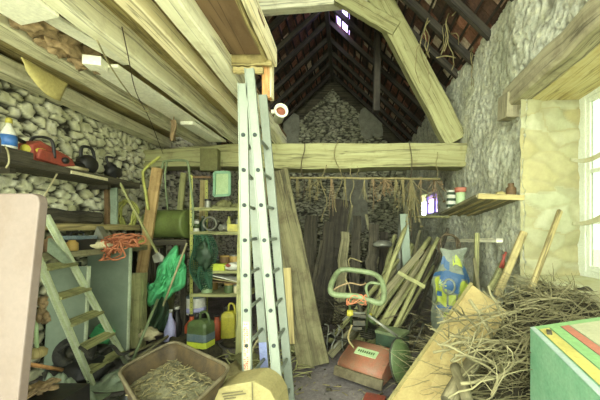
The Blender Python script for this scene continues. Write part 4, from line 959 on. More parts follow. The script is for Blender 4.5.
mb = MB(); mb.lathe([(.043, -.1), (.043, -.02), (.001, -.02)], c, f, 18); mb.build('bore', M['clay'], cp)
mb = MB(); mb.beam(c+V3((-.11, .1, .03)), c+V3((0, .1, .03)), .03, .03); mb.build('bracket', M['cream_board'], cp)

# ---------------------------------------------------------------- tall aluminium extension ladder
LY0, LY1 = 2.15, 2.5
el = thing('extension_ladder', 'tall pale aluminium extension ladder leaning up to the loft hatch', 'ladder', (-.58, 2.32, 0))
secs = [((-.690, 0), P(243.0, 84, LY0), -.645, -.815), ((-.447, 0), P(249.5, 69, LY0), -.447, -.685)]
for si, (ft, tp, fxf, fxt) in enumerate(secs):
    xt, zt = tp.x, tp.z
    sec_parts = []
    for y, dz in ((LY0, 0), (LY1, -.03)):
        mb = MB(); p0, p1 = V3((ft[0] if y == LY0 else fxf, y, .0)), V3((xt if y == LY0 else fxt, y, zt+dz))
        mb.beam(p0, p1, .068, .026, (0, 1, 0), 1, 2); st = mb.build('stile', M['alu'], el, bevel=.004)
        mb = MB()
        for q in (-.03, .03): mb.beam(p0+V3((q, .012 if y == LY1 else -.012, 0)), p1+V3((q, .012 if y == LY1 else -.012, 0)), .007, .014, (0, 1, 0), 1, 1)
        mb.build('flange', M['alu'], st)
        n = int((zt-.15)/.25); sg = -1
        for k in range(n):
            z = .17+k*.25; x = p0.x+(p1.x-p0.x)*z/p1.z
            if y == LY1 and si: continue
            mb = MB(); mb.lathe([(.0145, 0), (.0145, .006), (.009, .008), (.006, .003)], (x, y-.014, z), frame((0, -1, 0)), 10); mb.build('rung_end', M['hole'], st)
        mb = MB(); mb.beam(p0+V3((0, 0, .0)), p0+V3((0, 0, .05)), .074, .034, (0, 1, 0)); mb.build('foot', M['dark'], st, bevel=.004)
    n = int((zt-.15)/.25)
    for k in range(n):
        z = .17+k*.25; x = ft[0]+(xt-ft[0])*z/zt
        mb = MB(); mb.tube([(x, LY0+.01, z), (fxf+(fxt-fxf)*z/zt, LY1-.01, z)], .013, 8); mb.build('rung', M['alu'], el)
# worn red safety print and blue film on the short section
ft, tp, fxf, fxt = secs[0]
fx_ = lambda z: ft[0]+(tp.x-ft[0])*z/tp.z
mb = MB(); mb.beam((fx_(.42), LY0-.0145, .42), (fx_(.84), LY0-.0145, .84), .044, .002, (0, 1, 0), 1, 1); lab_ = mb.build('safety_label', M['cream'], el)
mb = MB()
for k in range(30):
    z = .44+k*.0132
    for q in (-.012, .004):
        if R.random() < .8: mb.box((fx_(z)+q+R.uniform(-.003, .003), LY0-.0162, z), (R.uniform(.006, .014), .001, R.uniform(.004, .009)))
mb.build('print', M['red_print'], lab_)
mb = MB(); mb.beam((fx_(.30), LY0-.0148, .22), (fx_(.40), LY0-.0148, .41), .05, .002, (0, 1, 0), 1, 1); mb.build('film', M['blue_film'], el)
mb = MB(); fy_ = lambda z: fxf+(fxt-fxf)*z/(tp.z-.03)
mb.beam((fy_(.1), LY1-.0148, .1), (fy_(.56), LY1-.0148, .56), .064, .003, (0, 1, 0), 1, 1); mb.build('film', M['blue_film'], el)
cord('loop of pale hose hanging on the ladder near the floor', [P(253, 348, 2.6), P(250, 362, 2.58), P(254, 373, 2.6), P(265, 374, 2.62), P(272, 362, 2.65), P(271, 345, 2.7), P(266, 338, 2.72), P(258, 340, 2.65), P(252, 352, 2.62), P(251, 366, 2.58), P(260, 376, 2.6)], .01, 'wire', 'hose')
plank('narrow yellow green plank standing just behind the extension ladder', P(240, 372, 3.3), P(243, 180, 3.6), .1, .03, 'plank_green')
plank('wide weathered grey brown plank leaning behind the extension ladder', P(314, 366, 3.25), P(275, 172, 3.85), .34, .045, 'plank_dark', wob=.006)
plank('narrow yellowish plank beside the wide weathered plank', P(292, 352, 3.4), P(278, 212, 3.75), .14, .03, 'plank_green')
plank('rusty brown board strip against the wide weathered plank', P(290, 344, 3.3), P(286, 268, 3.42), .11, .02, 'plank')

# ---------------------------------------------------------------- wheelbarrow
wb = thing('wheelbarrow', 'rusty steel wheelbarrow heaped with straw and gravel in the front of the clutter', 'wheelbarrow', (-1.12, 1.98, 0))
c0, c1, c2, c3 = V3((-1.52, 2.0, .56)), V3((-1.37, 2.40, .61)), V3((-.735, 1.96, .595)), V3((-.88, 1.42, .52))
def rrect(cs, k, n=5):
    out = []
    for i in range(4):
        a, b, c = cs[i-1], cs[i], cs[(i+1) % 4]
        d0, d1 = (a-b).normalized()*k, (c-b).normalized()*k
        for j in range(n+1):
            t = j/n; out.append((b+d0)*(1-t)**2+b*2*t*(1-t)+(b+d1)*t*t)
    return out
top = [c0, c1, c2, c3]; cen = sum(top, V3())/4
bot = [cen+(p-cen)*.70+V3((0, 0, -.27)) for p in top]
rt = rrect(top, .10); rb = rrect(bot, .08); n = len(rt)
lv = [[a.lerp(b, t)+V3((0, 0, -.02*math.sin(t*3.14))) for a, b in zip(rt, rb)] for t in (0, .15, .35, .6, .85, 1)]
mb = MB(); vs = [p for l in lv for p in l]; fs = [[i*n+j, i*n+(j+1) % n, (i+1)*n+(j+1) % n, (i+1)*n+j] for i in range(len(lv)-1) for j in range(n)]
fs.append([(len(lv)-1)*n+j for j in range(n)]); mb.add(vs, fs, None, True)
mb.build('tray', M['barrow'], wb, solid=.006)
mb = MB(); mb.tube(rt, .011, 8, True); mb.build('rim', M['barrow_rim'], wb)
ax0 = c1.lerp(c0, .5); ax0.z = 0
front = (c1.lerp(c0, .5)-c3.lerp(c2, .5)); front.z = 0; front.normalize(); sdv = V3((-front.y, front.x, 0))
wc = cen+front*.42; wc.z = .19
mb = MB(); f = frame(sdv); mb.tube([wc+f @ V3((math.cos(t*.3142)*.145, math.sin(t*.3142)*.145, 0)) for t in range(20)], .04, 8, True); mb.build('tyre', M['rubber'], wb)
mb = MB(); mb.lathe([(.03, -.05), (.03, -.03), (.11, -.015), (.11, .015), (.03, .03), (.03, .05)], wc, f, 16); mb.build('wheel_hub', M['iron'], wb)
for s in (-1, 1):
    mb = MB(); mb.tube([wc+sdv*s*.07, cen+sdv*s*.2+V3((0, 0, -.31)), cen-front*.55+sdv*s*.24+V3((0, 0, -.16))], .016, 8); mb.build('side_rail', M['barrow_rim'], wb)
    a = cen-front*.12+sdv*s*.2+V3((0, 0, -.29)); mb = MB(); mb.tube([a, V3((a.x, a.y, .015))-front*.05, V3((a.x, a.y, .015))-front*.15], .014, 8); mb.build('leg', M['barrow_rim'], wb)
def fill(a, b):
    t1, t0 = lv[2], None
    p = top[0].lerp(top[1], a).lerp(top[3].lerp(top[2], a), b); q = cen+(p-cen)*.86
    ed = min(a, 1-a, b, 1-b); h = -.115+.05*sstep(0, .45, ed)+.02*mnoise.noise(V3((p.x*9, p.y*9, 1)))+.012*mnoise.noise(V3((p.x*30, p.y*30, 4)))
    return V3((q.x, q.y, q.z+h))
mb = MB(); mb.grid(fill, 44, 40, 1, 1); o = mb.build('gravel_fill', M['gravel'], wb); o['kind'] = 'stuff'
mb = MB()
for k in range(240):
    p = fill(R.uniform(.04, .96), R.uniform(.04, .96)); a = R.random()*6.28; l = R.uniform(.015, .06)
    mb.tube([p+V3((0, 0, .004)), p+V3((math.cos(a)*l, math.sin(a)*l, R.uniform(.002, .02)))], R.uniform(.0015, .004), 4)
o = mb.build('straw_bits', M['straw'], wb); o['kind'] = 'stuff'

# cardboard at the bottom edge
cb = thing('cardboard_box', 'yellowish tan cardboard with rounded top edge and printed lines below the ladder', 'box', P(243, 400, 1.9)*1)
poly = [P(212, 402, 1.86), P(214, 392, 1.86), P(224, 386.5, 1.88), P(240, 383, 1.9), P(253, 381.5, 1.9), P(262, 385, 1.92), P(270, 391, 1.92), P(276, 402, 1.92), P(282, 446, 1.92), P(208, 446, 1.86)]
cb.location = (P(243, 400, 1.9).x, 1.95, 0); cb['_w'] = tuple(cb.location)
for p in poly: p.z = max(p.z, 0.0)
mb = MB(); mb.prism(poly, (.03, .22, -.01)); mb.build('body', M['card'], cb, bevel=.006)
mb = MB()
for (a, b_) in (((222, 393.5), (243, 390.5)), ((223, 396.2), (246, 393)), ((224, 398.5), (236, 397))):
    p, q = P(*a, 1.866), P(*b_, 1.876); mb.prism([p, q, q+V3((0, 0, -.006)), p+V3((0, 0, -.006))], (0, -.003, 0))
mb.build('printed_line', M['ink'], cb)
mb = MB(); p = P(252, 382, 1.894); mb.prism([p+V3((-.002, 0, 0)), p+V3((.003, 0, 0)), p+V3((.006, 0, -.12)), p+V3((.001, 0, -.12))], (0, -.003, 0)); mb.build('flap_seam', M['ink'], cb)

# ---------------------------------------------------------------- rotary cultivator
O = V3((-.07, 3.05, 0)); ux = V3((.397, -.28, 0)).normalized(); uy = V3((-ux.y, ux.x, 0))
def K(a, b, z): return O+ux*a+uy*b+V3((0, 0, z))
KM = Matrix((ux, uy, V3((0, 0, 1)))).transposed()
tl = thing('rotary_cultivator', 'old garden cultivator with orange cowl and pale green looped handlebar', 'cultivator', K(.25, .2, 0))
W = .49
mb = MB()       # cowl: curved sheet profile swept across
prof = [(0, .10), (.01, .145), (.06, .185), (.14, .225), (.22, .262), (.29, .285), (.33, .275), (.34, .22)]
mb.add([K(x, b, z) for x in (0.0, W) for b, z in prof], [[i, i+1, len(prof)+i+1, len(prof)+i] for i in range(len(prof)-1)], None, True)
mb.build('cowl', M['orange_cowl'], tl, solid=.008)
for x in (0, W):
    mb = MB(); mb.prism([K(x, b, z) for b, z in prof]+[K(x, .3, .06), K(x, .02, .04)], ux*(.01 if x else -.01)); mb.build('cowl_side', M['orange_cowl'], tl)
mb = MB()
mb.prism([K(-.03, -.05, .03), K(W+.03, -.05, .03), K(W+.03, -.02, .115), K(-.03, -.02, .115)], uy*.03); mb.build('front_skirt', M['barrow_rim'], tl, bevel=.006)
mb = MB(); mb.prism([K(.11, .125, .222), K(.36, .125, .222), K(.36, .205, .258), K(.11, .205, .258)], V3((0, 0, .006))); mb.build('badge', M['mint_pale'], tl)
mb = MB()
for k in range(8): mb.prism([K(.14+k*.025, .15, .242), K(.155+k*.025, .15, .242), K(.155+k*.025, .175, .253), K(.14+k*.025, .175, .253)], V3((0, 0, .003)))
mb.build('badge_mark', M['mid_green'], tl)
mb = MB(); mb.prism([K(-.035, -.02, .02), K(-.035, .3, .02), K(-.035, .3, .1), K(-.035, -.02, .09)], ux*.012); mb.build('skid', M['barrow_rim'], tl)
# green engine block behind, with cooling fins
mb = MB(); mb.box(K(.36, .5, .27), (.30, .2, .22), KM); mb.build('engine_box', M['dark_green'], tl, bevel=.015)
mb = MB(); mb.box(K(.36, .5, .39), (.31, .21, .03), KM); mb.build('engine_lid', M['handle_green'], tl, bevel=.008)
mb = MB()
for k in range(6): mb.box(K(.10, .46, .30+k*.022), (.16, .18, .008), KM)
mb.build('cooling_fin', M['iron'], tl)
mb = MB(); mb.lathe([(.07, 0), (.075, .02), (.075, .07), (.04, .09)], K(.10, .46, .43), None, 16); mb.build('fuel_tank', M['mid_green'], tl, bevel=.004)
mb = MB(); mb.lathe([(.025, .09), (.03, .1), (.028, .12)], K(.10, .46, .43), None, 12); mb.build('fuel_cap', M['yellow'], tl)
mb = MB(); mb.lathe([(.03, 0), (.03, .16), (.02, .17)], K(-.02, .42, .36), frame(-ux), 14); mb.build('exhaust', M['iron'], tl)
# tine axle on the left with curved blades
mb = MB(); mb.tube([K(.02, .40, .2), K(-.50, .42, .2)], .018, 8); mb.build('tine_axle', M['iron'], tl)
for j, a0 in ((-.24, 0), (-.34, .7), (-.46, 1.4)):
    for k in range(4):
        an = a0+k*1.5708; mb = MB(); c = K(j, .41, .2); d_ = uy*math.cos(an)+V3((0, 0, math.sin(an))); e_ = uy*-math.sin(an)+V3((0, 0, math.cos(an)))
        mb.tube(smoothpts([c, c+d_*.08, c+d_*.125+e_*.02, c+d_*.14+e_*.06-ux*.02], 4), [.009]*13, 6); mb.build('tine', M['tin'], tl)
# dished side disc on the near right
dc = thing('cultivator_guard', 'dusty greenish oval metal guard standing next to the orange cowl', 'guard', K(.62, .12, 0))
mb = MB()
fdir = (ux*.9-uy*.25+V3((0, 0, .25))).normalized(); f = frame(fdir)
def dish(a, b): r_ = b; t = a*6.2832; return K(.62, .17, .235)+f @ V3((math.cos(t)*.15*r_, math.sin(t)*.225*r_, .05*(1-r_*r_)))
mb.grid(dish, 30, 8); mb.build('plate', M['mid_green'], dc, solid=.008)
mb = MB(); mb.tube([dish(i/30, 1) for i in range(30)], .009, 6, True); mb.build('rim', M['iron'], dc)
# steering column, levers, handlebar loop
mb = MB(); mb.tube([K(.16, .46, .4), P(362, 318, 3.05), P(358, 300, 2.86)], .022, 8); mb.build('column', M['iron'], tl)
for a, b_ in (((349, 300, 2.85), (352, 330, 3.2)), ((369, 302, 2.85), (366, 332, 3.2))):
    mb = MB(); mb.tube([P(*a), P(*b_)], .012, 7); mb.build('column_stay', M['mid_green'], tl)
mb = MB(); mb.tube(smoothpts([P(330.5, 289, 2.75), P(333, 280, 2.85), P(338, 272, 2.98), P(345, 269.5, 3.0), P(360, 271, 3.0), P(374, 274, 2.98), P(381, 280, 2.9), P(384, 291, 2.8), P(383, 300, 2.74), P(379, 303, 2.72), P(366, 299, 2.74), P(355, 296, 2.74), P(342, 295.5, 2.74), P(333, 294, 2.74)], 5, True), .027, 10, True); mb.build('handlebar', M['handle_green'], tl)
mb = MB(); mb.tube(smoothpts([P(368, 297, 2.75), P(366, 288, 2.8), P(370, 283, 2.85), P(380, 284, 2.85)], 5), .014, 8); mb.build('handle_brace', M['handle_green'], tl)
mb = MB(); mb.box(P(357, 301, 2.8), (.2, .05, .03), Matrix.Rotation(.1, 3, 'Y')); mb.build('control_plate', M['mid_green'], tl, bevel=.008)
mb = MB(); mb.lathe([(.03, -.03), (.035, 0), (.03, .03)], P(350, 313, 2.95), frame((1, 0, 0)), 14); mb.build('carburettor', M['yellow'], tl)
mb = MB(); mb.box(P(358, 315, 2.95), (.16, .05, .03), Matrix.Rotation(.15, 3, 'Y')); mb.box(P(359, 322, 3.0), (.12, .08, .05)); mb.box(P(357, 327, 3.05), (.1, .09, .03)); mb.build('linkage', M['iron'], tl, bevel=.006)
mb = MB(); mb.tube([P(368, 315, 2.95), P(397, 336, 2.95)], .014, 8); mb.build('gear_lever', M['tin'], tl)
mb = MB(); mb.tube([P(343, 320, 3.0), P(352, 313, 2.95), P(365, 313, 2.95)], .012, 7); mb.build('clutch_lever', M['tin'], tl)
mb = MB(); mb.tube(smoothpts([P(352, 325, 3.05), P(348, 338, 3.1), P(354, 348, 3.15)], 4), .01, 6); mb.build('hose', M['plank'], tl)
cord('orange twine knotted around the cultivator column under the handlebar', [P(347+10*(1-math.cos(t*.8))+R.uniform(-1, 1), 300+4*math.sin(t*1.7)+R.uniform(-2, 2), 2.76+.05*math.sin(t)) for t in range(40)], .0045, 'rope_orange', 'twine', None, 3, 6)
cord('dry tan vine twisted inside the handlebar loop', [P(333, 290, 2.76), P(340, 286, 2.8), P(350, 283, 2.85), P(361, 285, 2.85), P(366, 283, 2.86)], .008, 'dried', 'vine')
cord('dry stalk standing through the handlebar loop', [P(352, 298, 2.8), P(349, 286, 2.85), P(345, 278, 2.9)], .006, 'straw', 'stalk')
cord('bent dry stem rising above the cultivator handlebar', [P(352, 272, 3.05), P(349, 265, 3.1), P(350, 258, 3.1), P(362, 262, 3.1)], .006, 'straw', 'stalk')
rm = thing('red_machine_cover', 'small dusty red cover with a pale corner at the foot of the tan panel', 'cover', P(374, 400, 2.45)*1)
rm.location = (P(374, 400, 2.45).x, 2.45, 0); rm['_w'] = tuple(rm.location)
mb = MB(); c = P(374, 396, 2.45); mb.box((c.x, 2.47, .05), (.17, .16, .1), rotz(-20)); mb.build('body', M['red'], rm, bevel=.03)
mb = MB(); mb.box((c.x-.085, 2.44, .045), (.05, .13, .09), rotz(-20)); mb.build('corner', M['mint_pale'], rm, bevel=.01)

# ---------------------------------------------------------------- rough slabs and timbers stacked at the back
slabs = [  # foot px, top px, depth, width, thick, material, label
    ((322, 318), (342, 200), 5.2, .42, .07, 'bark', 'tallest dark bark slab standing in the middle of the back stack'),
    ((305, 300), (312, 216), 5.4, .3, .08, 'dark_wood', 'dark half log with a pale worn face next to the wide plank'),
    ((318, 330), (330, 222), 4.9, .26, .06, 'bark', 'dark bark slab leaning against the tallest slab'),
    ((352, 310), (357, 216), 5.3, .2, .06, 'dark_wood', 'narrow dark slab behind the handlebar loop'),
    ((368, 315), (374, 224), 5.2, .24, .06, 'dark_wood', 'broad dark slab behind the cultivator column'),
    ((382, 300), (384, 232), 5.5, .2, .05, 'bark', 'short dark slab beside the broad dark slab'),
    ((338, 316), (345, 232), 5.0, .2, .05, 'plank_grey', 'greyish split slab in front of the tallest bark slab'),
    ((294, 305), (300, 230), 5.6, .2, .05, 'bark', 'dark narrow slab peeping past the wide weathered plank'),
]
for (fx1, fy1), (tx, ty), y, w_, t_, mt, lab in slabs:
    a = P(fx1, fy1, y-.25); a.z = 0.0; b_ = P(tx, ty, y+.15)
    mb = MB(); mb.beam(a, b_, w_, t_, (0, -1, 0), .72, 12, .02, .2); T('bark_slab', lab, 'timber', mb, mt, 'rough slabs stacked at the back')
mb = MB(); c = P(382, 244, 5.0); mb.blob(c, (.16, .12, .06), .3, 2, 3, None, None, 3); T('old_hat', 'pale grey rounded cap of metal resting among the back timbers', 'metal', mb, 'tin')
mb = MB(); mb.tube([P(398, 285, 4.5), P(402, 215, 4.7)], .05, 8); T('fence_post', 'round blue grey post standing behind the leaning pole pile', 'post', mb, 'tin')
plank('pale flat board standing beside the dried flower bunch', P(408, 290, 4.3), P(404, 214, 4.5), .12, .02, 'sheet')
poles = [((383, 286), (406, 226), 4.2, 'plank_green', .05, 'tan pole crossing in front of the blue grey post'),
         ((352, 330), (422, 250), 3.9, 'plank_grey', .06, 'stout grey pole lowest in the leaning pile'),
         ((362, 335), (430, 238), 4.0, 'plank_green', .055, 'greenish pole in the middle of the leaning pile'),
         ((372, 336), (432, 246), 3.85, 'plank_grey', .05, 'grey pole lying over the greenish pole'),
         ((380, 330), (421, 262), 3.85, 'plank_green', .08, 'broad tan rail in front of the leaning pole pile'),
         ((390, 338), (438, 238), 3.7, 'plank_green', .04, 'thin greenish pole by the printed sack'),
         ((398, 335), (436, 250), 3.95, 'dark_wood', .035, 'thin dark pole touching the printed sack'),
         ((366, 318), (398, 262), 4.3, 'plank_grey', .06, 'short grey rail at the back of the pole pile'),
         ((404, 318), (434, 266), 3.9, 'plank_green', .03, 'slim yellowish cane in front of the printed sack'),
         ((384, 325), (426, 246), 4.1, 'dark_wood', .045, 'dark pole half hidden in the pole pile'),
         ((356, 310), (412, 244), 4.4, 'plank_green', .05, 'mossy pole furthest back in the pole pile')]
for (ax_, ay), (bx_, by), y, mt, w_, lab in poles:
    a, b_ = P(ax_, ay, y-.25), P(bx_, by, y+.3); dd = (a-b_).normalized()
    if a.z > 0: a = a+dd*min(.9, (a.z-.02)/max(.15, -dd.z))
    a.z = max(a.z, .02)
    mb = MB()
    if w_ > .055: mb.beam(a, b_, w_*1.5, w_*.6, (0, -1, 0), .9, 8, .006)
    else: mb.tube([a.lerp(b_, i/6)+V3((R.uniform(-.01, .01),)*3)*(0 < i < 6) for i in range(7)], w_*.7, 8)
    T('leaning_pole', lab, 'pole', mb, mt, 'poles leaning in a pile')
plank('pale short crosspiece laid over the leaning poles', P(398, 272, 3.6), P(425, 287, 3.5), .045, .03, 'plank_green', name='crosspiece', cat='batten')
plank('mossy board standing at the foot of the pole pile', P(384, 345, 3.5), P(374, 322, 3.6), .1, .04, 'plank_green')
mb = MB()
for (a, b_) in (((395, 345, 3.3), (420, 318, 3.4)), ((400, 350, 3.2), (412, 320, 3.3)), ((405, 335, 3.2), (430, 345, 3.1)), ((412, 350, 3.1), (424, 322, 3.2))):
    mb.tube([P(*a), (P(*a)+P(*b_))/2+V3((.02, 0, .03)), P(*b_)], .012, 6)
T('iron_scrap', 'dark bent iron rods jammed behind the tan panel', 'scrap', mb, 'iron')

# hanging pole, strings and dried flowers under the tie beam
mb = MB(); mb.tube([P(282+ (440-282)*i/10, 177.5+1.6*i/10+R.uniform(-.3, .3), 4.5) for i in range(11)], .017, 8); T('hanging_pole', 'thin horizontal pole slung beneath the tie beam', 'pole', mb, 'straw')
for i, (px, y0, y1, w_) in enumerate(((284, 167, 196, 2), (303, 142, 200, 2), (324, 165, 222, 3), (338, 140, 212, 4), (352, 168, 208, 2), (358, 166, 178, 1), (410, 143, 240, 2), (437, 152, 178, 1))):
    y = 4.52
    pts = [P(px+math.sin(k*1.3+i)*w_, y0+(y1-y0)*k/7, 4.56 if y0+(y1-y0)*k/7 < 170 else y) for k in range(8)]
    labs = ['short pale string at the ladder end of the hanging pole', 'string nailed to the tie beam above the wide plank', 'frayed string dangling over the half log', 'longest frayed string with broken twigs on the tie beam', 'frayed string hanging above the tallest bark slab', 'very short tie of the hanging pole under the beam middle', 'long wire tied around the tie beam over the dried flowers', 'short wire loop at the wall end of the hanging pole']
    cord(labs[i], pts, .007 if w_ > 1 else .005, 'straw' if i not in (1, 6) else 'hemp', 'string', 'strings hanging from the tie beam', 3)
cord('pale string slanting from the hanging pole to the lavender window', [P(411, 178, 4.5), P(418, 187, 4.6), P(428, 192, 4.7)], .008, 'wire')
for i, (px, py, lab, cnt, mt, dp) in enumerate(((411, 205, 'large dried flower bunch hanging head down from the pole', 46, 'straw', 4.5), (384, 190, 'brown seed head bunch hanging near the middle of the pole', 26, 'dried', 4.5), (434, 190, 'small brown dried bunch before the lavender window', 22, 'dried', 4.6), (318, 188, 'thin pale bunch hanging over the half log', 12, 'straw', 4.52))):
    mb = MB(); top_ = P(px, 179, dp)
    for k in range(cnt):
        e_ = P(px+R.gauss(0, 6 if i != 3 else 4), py+R.uniform(-10, 12 if i else 26), dp+R.uniform(-.12, .12))
        mid = top_.lerp(e_, .55)+V3((R.uniform(-.02, .02), R.uniform(-.02, .02), 0)); mb.tube([top_, mid, e_], .004, 4)
        mb.blob(e_, (.014, .014, .018), .5, 3, 1, None, None, k)
    T('dried_flowers', lab, 'flowers', mb, mt)

for i, (px, n, ln) in enumerate(((290, 7, 22), (297, 6, 30), (310, 8, 26), (331, 7, 40), (345, 9, 30), (365, 8, 24), (373, 6, 34), (396, 9, 36), (403, 8, 46), (421, 7, 30))):
    mb = MB()
    for k in range(n):
        e_ = P(px+R.gauss(0, 2.6), 179+ln*R.uniform(.4, 1), 4.5+R.uniform(-.06, .06)); t_ = P(px+R.uniform(-1, 1), 177, 4.5)
        mb.tube([t_, t_.lerp(e_, .5)+V3((R.uniform(-.02, .02), R.uniform(-.02, .02), 0)), e_], [.006, .004, .003], 4)
    T('dried_stalks', 'thin tuft of dry stalks hanging from the pole under the tie beam', 'stalks', mb, 'straw' if i % 3 else 'dried', 'dry stalk tufts hanging on the pole')

# ---------------------------------------------------------------- along the right wall
srf = thing('wall_board', 'sagging pale board shelf fixed to the right-angled stone wall over the tool rail'.replace('right-angled ', ''), 'shelf', (1.6, 3.65, 1.76))
za, zb = 1.83, 1.70
mb = MB(); mb.prism([(1.36, 3.12, za), (1.86, 3.12, za-.02), (1.86, 4.25, zb-.01), (1.34, 4.25, zb)], (0, 0, .03)); mb.build('board', M['plank_grey'], srf)
mb = MB(); mb.beam((1.38, 3.115, za+.012), (1.86, 3.115, za-.006), .02, .055, (0, 0, 1)); mb.build('edge_batten', M['plank'], srf)
for k in range(3): mb = MB(); mb.beam((1.48+k*.13, 3.2, za-.015), (1.46+k*.13, 4.2, zb-.012), .03, .02); mb.build('slat', M['plank'], srf)
mb = MB(); mb.beam(P(417, 217, 5.3), P(452, 217, 5.4), .2, .035, (0, 0, 1)); T('wall_board', 'short far board shelf below the lavender window', 'shelf', mb, 'plank_green')
def onsh(px, y): x = (px-VX)/F*y; return V3((x, y, za+(zb-za)*(y-3.12)/1.13+.032))
cn = thing('plant_pot', 'pale cylinder pot with a coral red rim on the sagging board shelf', 'pot', onsh(460.5, 3.85))
c = onsh(460.5, 3.85)
mb = MB(); mb.lathe([(.05, 0), (.055, .01), (.06, .2), (.056, .2), (.05, .02)], c, None, 18); mb.build('body', M['mint_pale'], cn)
mb = MB(); mb.lathe([(.066, .19), (.075, .25), (.07, .25), (.062, .19)], c, None, 18); mb.build('rim', M['box_red'], cn)
c = onsh(451.5, 3.95)
bk = thing('seed_packet', 'dark green and white packet standing beside the pot with a coral rim', 'packet', c)
mb = MB(); mb.box(c+V3((0, 0, .12)), (.11, .05, .24), rotz(10)); mb.build('packet', M['white'], bk)
mb = MB()
for z in (.04, .12, .2): mb.box(c+V3((0, 0, z)), (.113, .053, .035), rotz(10))
mb.build('stripe', M['dark_green'], bk)
c = onsh(511, 3.22)
can('brown_jar', 'small brown rounded jar on the near end of the sagging board shelf', c, .05, .14, 'rusty', None, 'dark', 'jar', None, None, .03)
mb = MB(); c = onsh(501, 3.3); mb.blob(c+V3((0, 0, .03)), (.07, .05, .04), .5, 3, 3, c.z, None, 4); T('dry_clump', 'tan dry clump lying beside the small brown jar', 'clump', mb, 'sack_tan')
mb = MB(); mb.beam((1.70, 3.3, 1.375), (1.72, 5.0, 1.31), .07, .045, (0, 0, 1), 1, 8, .004); T('tool_rail', 'pale wooden tool rail on the stone wall under the sagging shelf', 'rail', mb, 'joist')
plank('upright pale stake leaning on the tool rail', P(474, 353, 3.6), P(477, 233, 3.75), .05, .035, 'plank_green', cat='stake', name='stake')
plank('slim dry stake crossing behind the upright stake', P(488, 355, 3.5), P(474, 258, 3.6), .035, .02, 'twig', cat='stake', name='stake')
for i, (a, b_, w_, mt, lab) in enumerate((((497, 296, 3.05), (524, 232, 3.1), .07, 'plank', 'pale square handle leaning in the corner by the window reveal'),
                                       ((490, 290, 3.2), (504, 262, 3.3), .07, 'plank_green', 'greenish handle end beside the red shears'),
                                       ((531, 290, 2.6), (560, 211, 3.0), .05, 'plank', 'slim tan broomstick leaning across the window reveal'))):
    mb = MB(); mb.beam(P(*a), P(*b_), w_, w_*.7, (0, -1, 0), 1, 6, .002, .2); T('wooden_handle_pole', lab, 'handle', mb, mt)
sr = thing('hand_shears', 'red handled garden shears hung open on the tool rail', 'shears', P(502, 268, 3.2))
for (pp) in (((507, 243), (506, 252), (500, 268)), ((499, 245), (504, 254), (503, 268))):
    mb = MB(); mb.tube([P(px, py, 3.18) for px, py in pp[1:]], .014, 8); mb.build('grip', M['red'], sr)
    mb = MB(); mb.tube([P(px, py, 3.18) for px, py in pp[:2]], [.004, .01], 6); mb.build('blade', M['tin'], sr)
# coil of wire, printed sack
c = P(449, 246, 3.6); cord('dark coil of wire hanging over the printed sack', [c+V3((math.cos(t*.45)*(.11+.015*math.sin(t)), math.sin(t*.31)*.03, math.sin(t*.45)*(.15+.02*math.cos(t*1.3)))) for t in range(46)], .009, 'hemp', 'wire', None, 2, 6)
sk = thing('printed_sack', 'woven white fertiliser sack with blue and lime print behind the tan panel', 'sack', (P(450, 300, 3.4).x, 3.4, 0))
sc_ = P(449, 280, 3.4)
def sackf(a, b, k=1.0):
    t = a*6.2832; z = b; wd = .195*(1-.30*sstep(.6, .92, z)+.16*sstep(.92, 1, z))*(.9+.1*math.sin(z*3)); dp = .13*(1-.8*sstep(.55, .95, z))
    n = 1+.22*mnoise.noise(V3((math.cos(t)*1.7, math.sin(t)*1.7, z*4)))+.10*mnoise.noise(V3((math.cos(t)*4, math.sin(t)*4, z*9)))
    return V3((sc_.x+math.cos(t)*wd*n*k+.05*z, 3.42+math.sin(t)*dp*n*k, .35+z*(.92+.015*math.sin(t*2+1)*(z > .8))))
mb = MB(); mb.grid(sackf, 36, 26); mb.build('sack', M['bag_white'], sk)
for nm, a0, a1, b0, b1, mt in (('blue_panel', .62, .80, .50, .72, 'bag_blue'), ('lime_panel', .55, .68, .34, .64, 'bag_lime'), ('lime_panel', .78, .92, .40, .60, 'bag_lime'), ('blue_band', .5, .95, .66, .71, 'bag_blue'), ('blue_panel', .83, .97, .62, .78, 'bag_blue'), ('blue_band', .55, .9, .27, .31, 'bag_blue'), ('blue_panel', .56, .7, .78, .88, 'bag_blue'), ('lime_panel', .74, .86, .80, .92, 'bag_lime')):
    mb = MB(); mb.grid(lambda a, b: sackf(a0+(a1-a0)*a, b0+(b1-b0)*b+.03*math.sin(a*5), 1.02), 12, 8); mb.build(nm, M[mt], sk)
mb = MB(); mb.tube([sackf(.70+.045*math.cos(t*.4), .56+.09*math.sin(t*.4), 1.03) for t in range(16)], .012, 6, True); mb.build('ring_print', M['bag_white'], sk)
for a0, a1, b0, b1, mt in ((.58, .64, .44, .5, 'bag_blue'), (.70, .76, .34, .46, 'bag_lime'), (.66, .74, .20, .25, 'bag_lime'), (.80, .90, .34, .38, 'bag_blue')):
    mb = MB(); mb.grid(lambda a, b: sackf(a0+(a1-a0)*a, b0+(b1-b0)*b, 1.03), 8, 6); mb.build('colour_patch', M[mt], sk)
mb = MB(); mb.bx(sc_.x-.22, sc_.x+.22, 3.28, 3.6, 0, .36); T('wooden_crate', 'dark wooden crate standing under the printed sack', 'crate', mb, 'dark_wood')

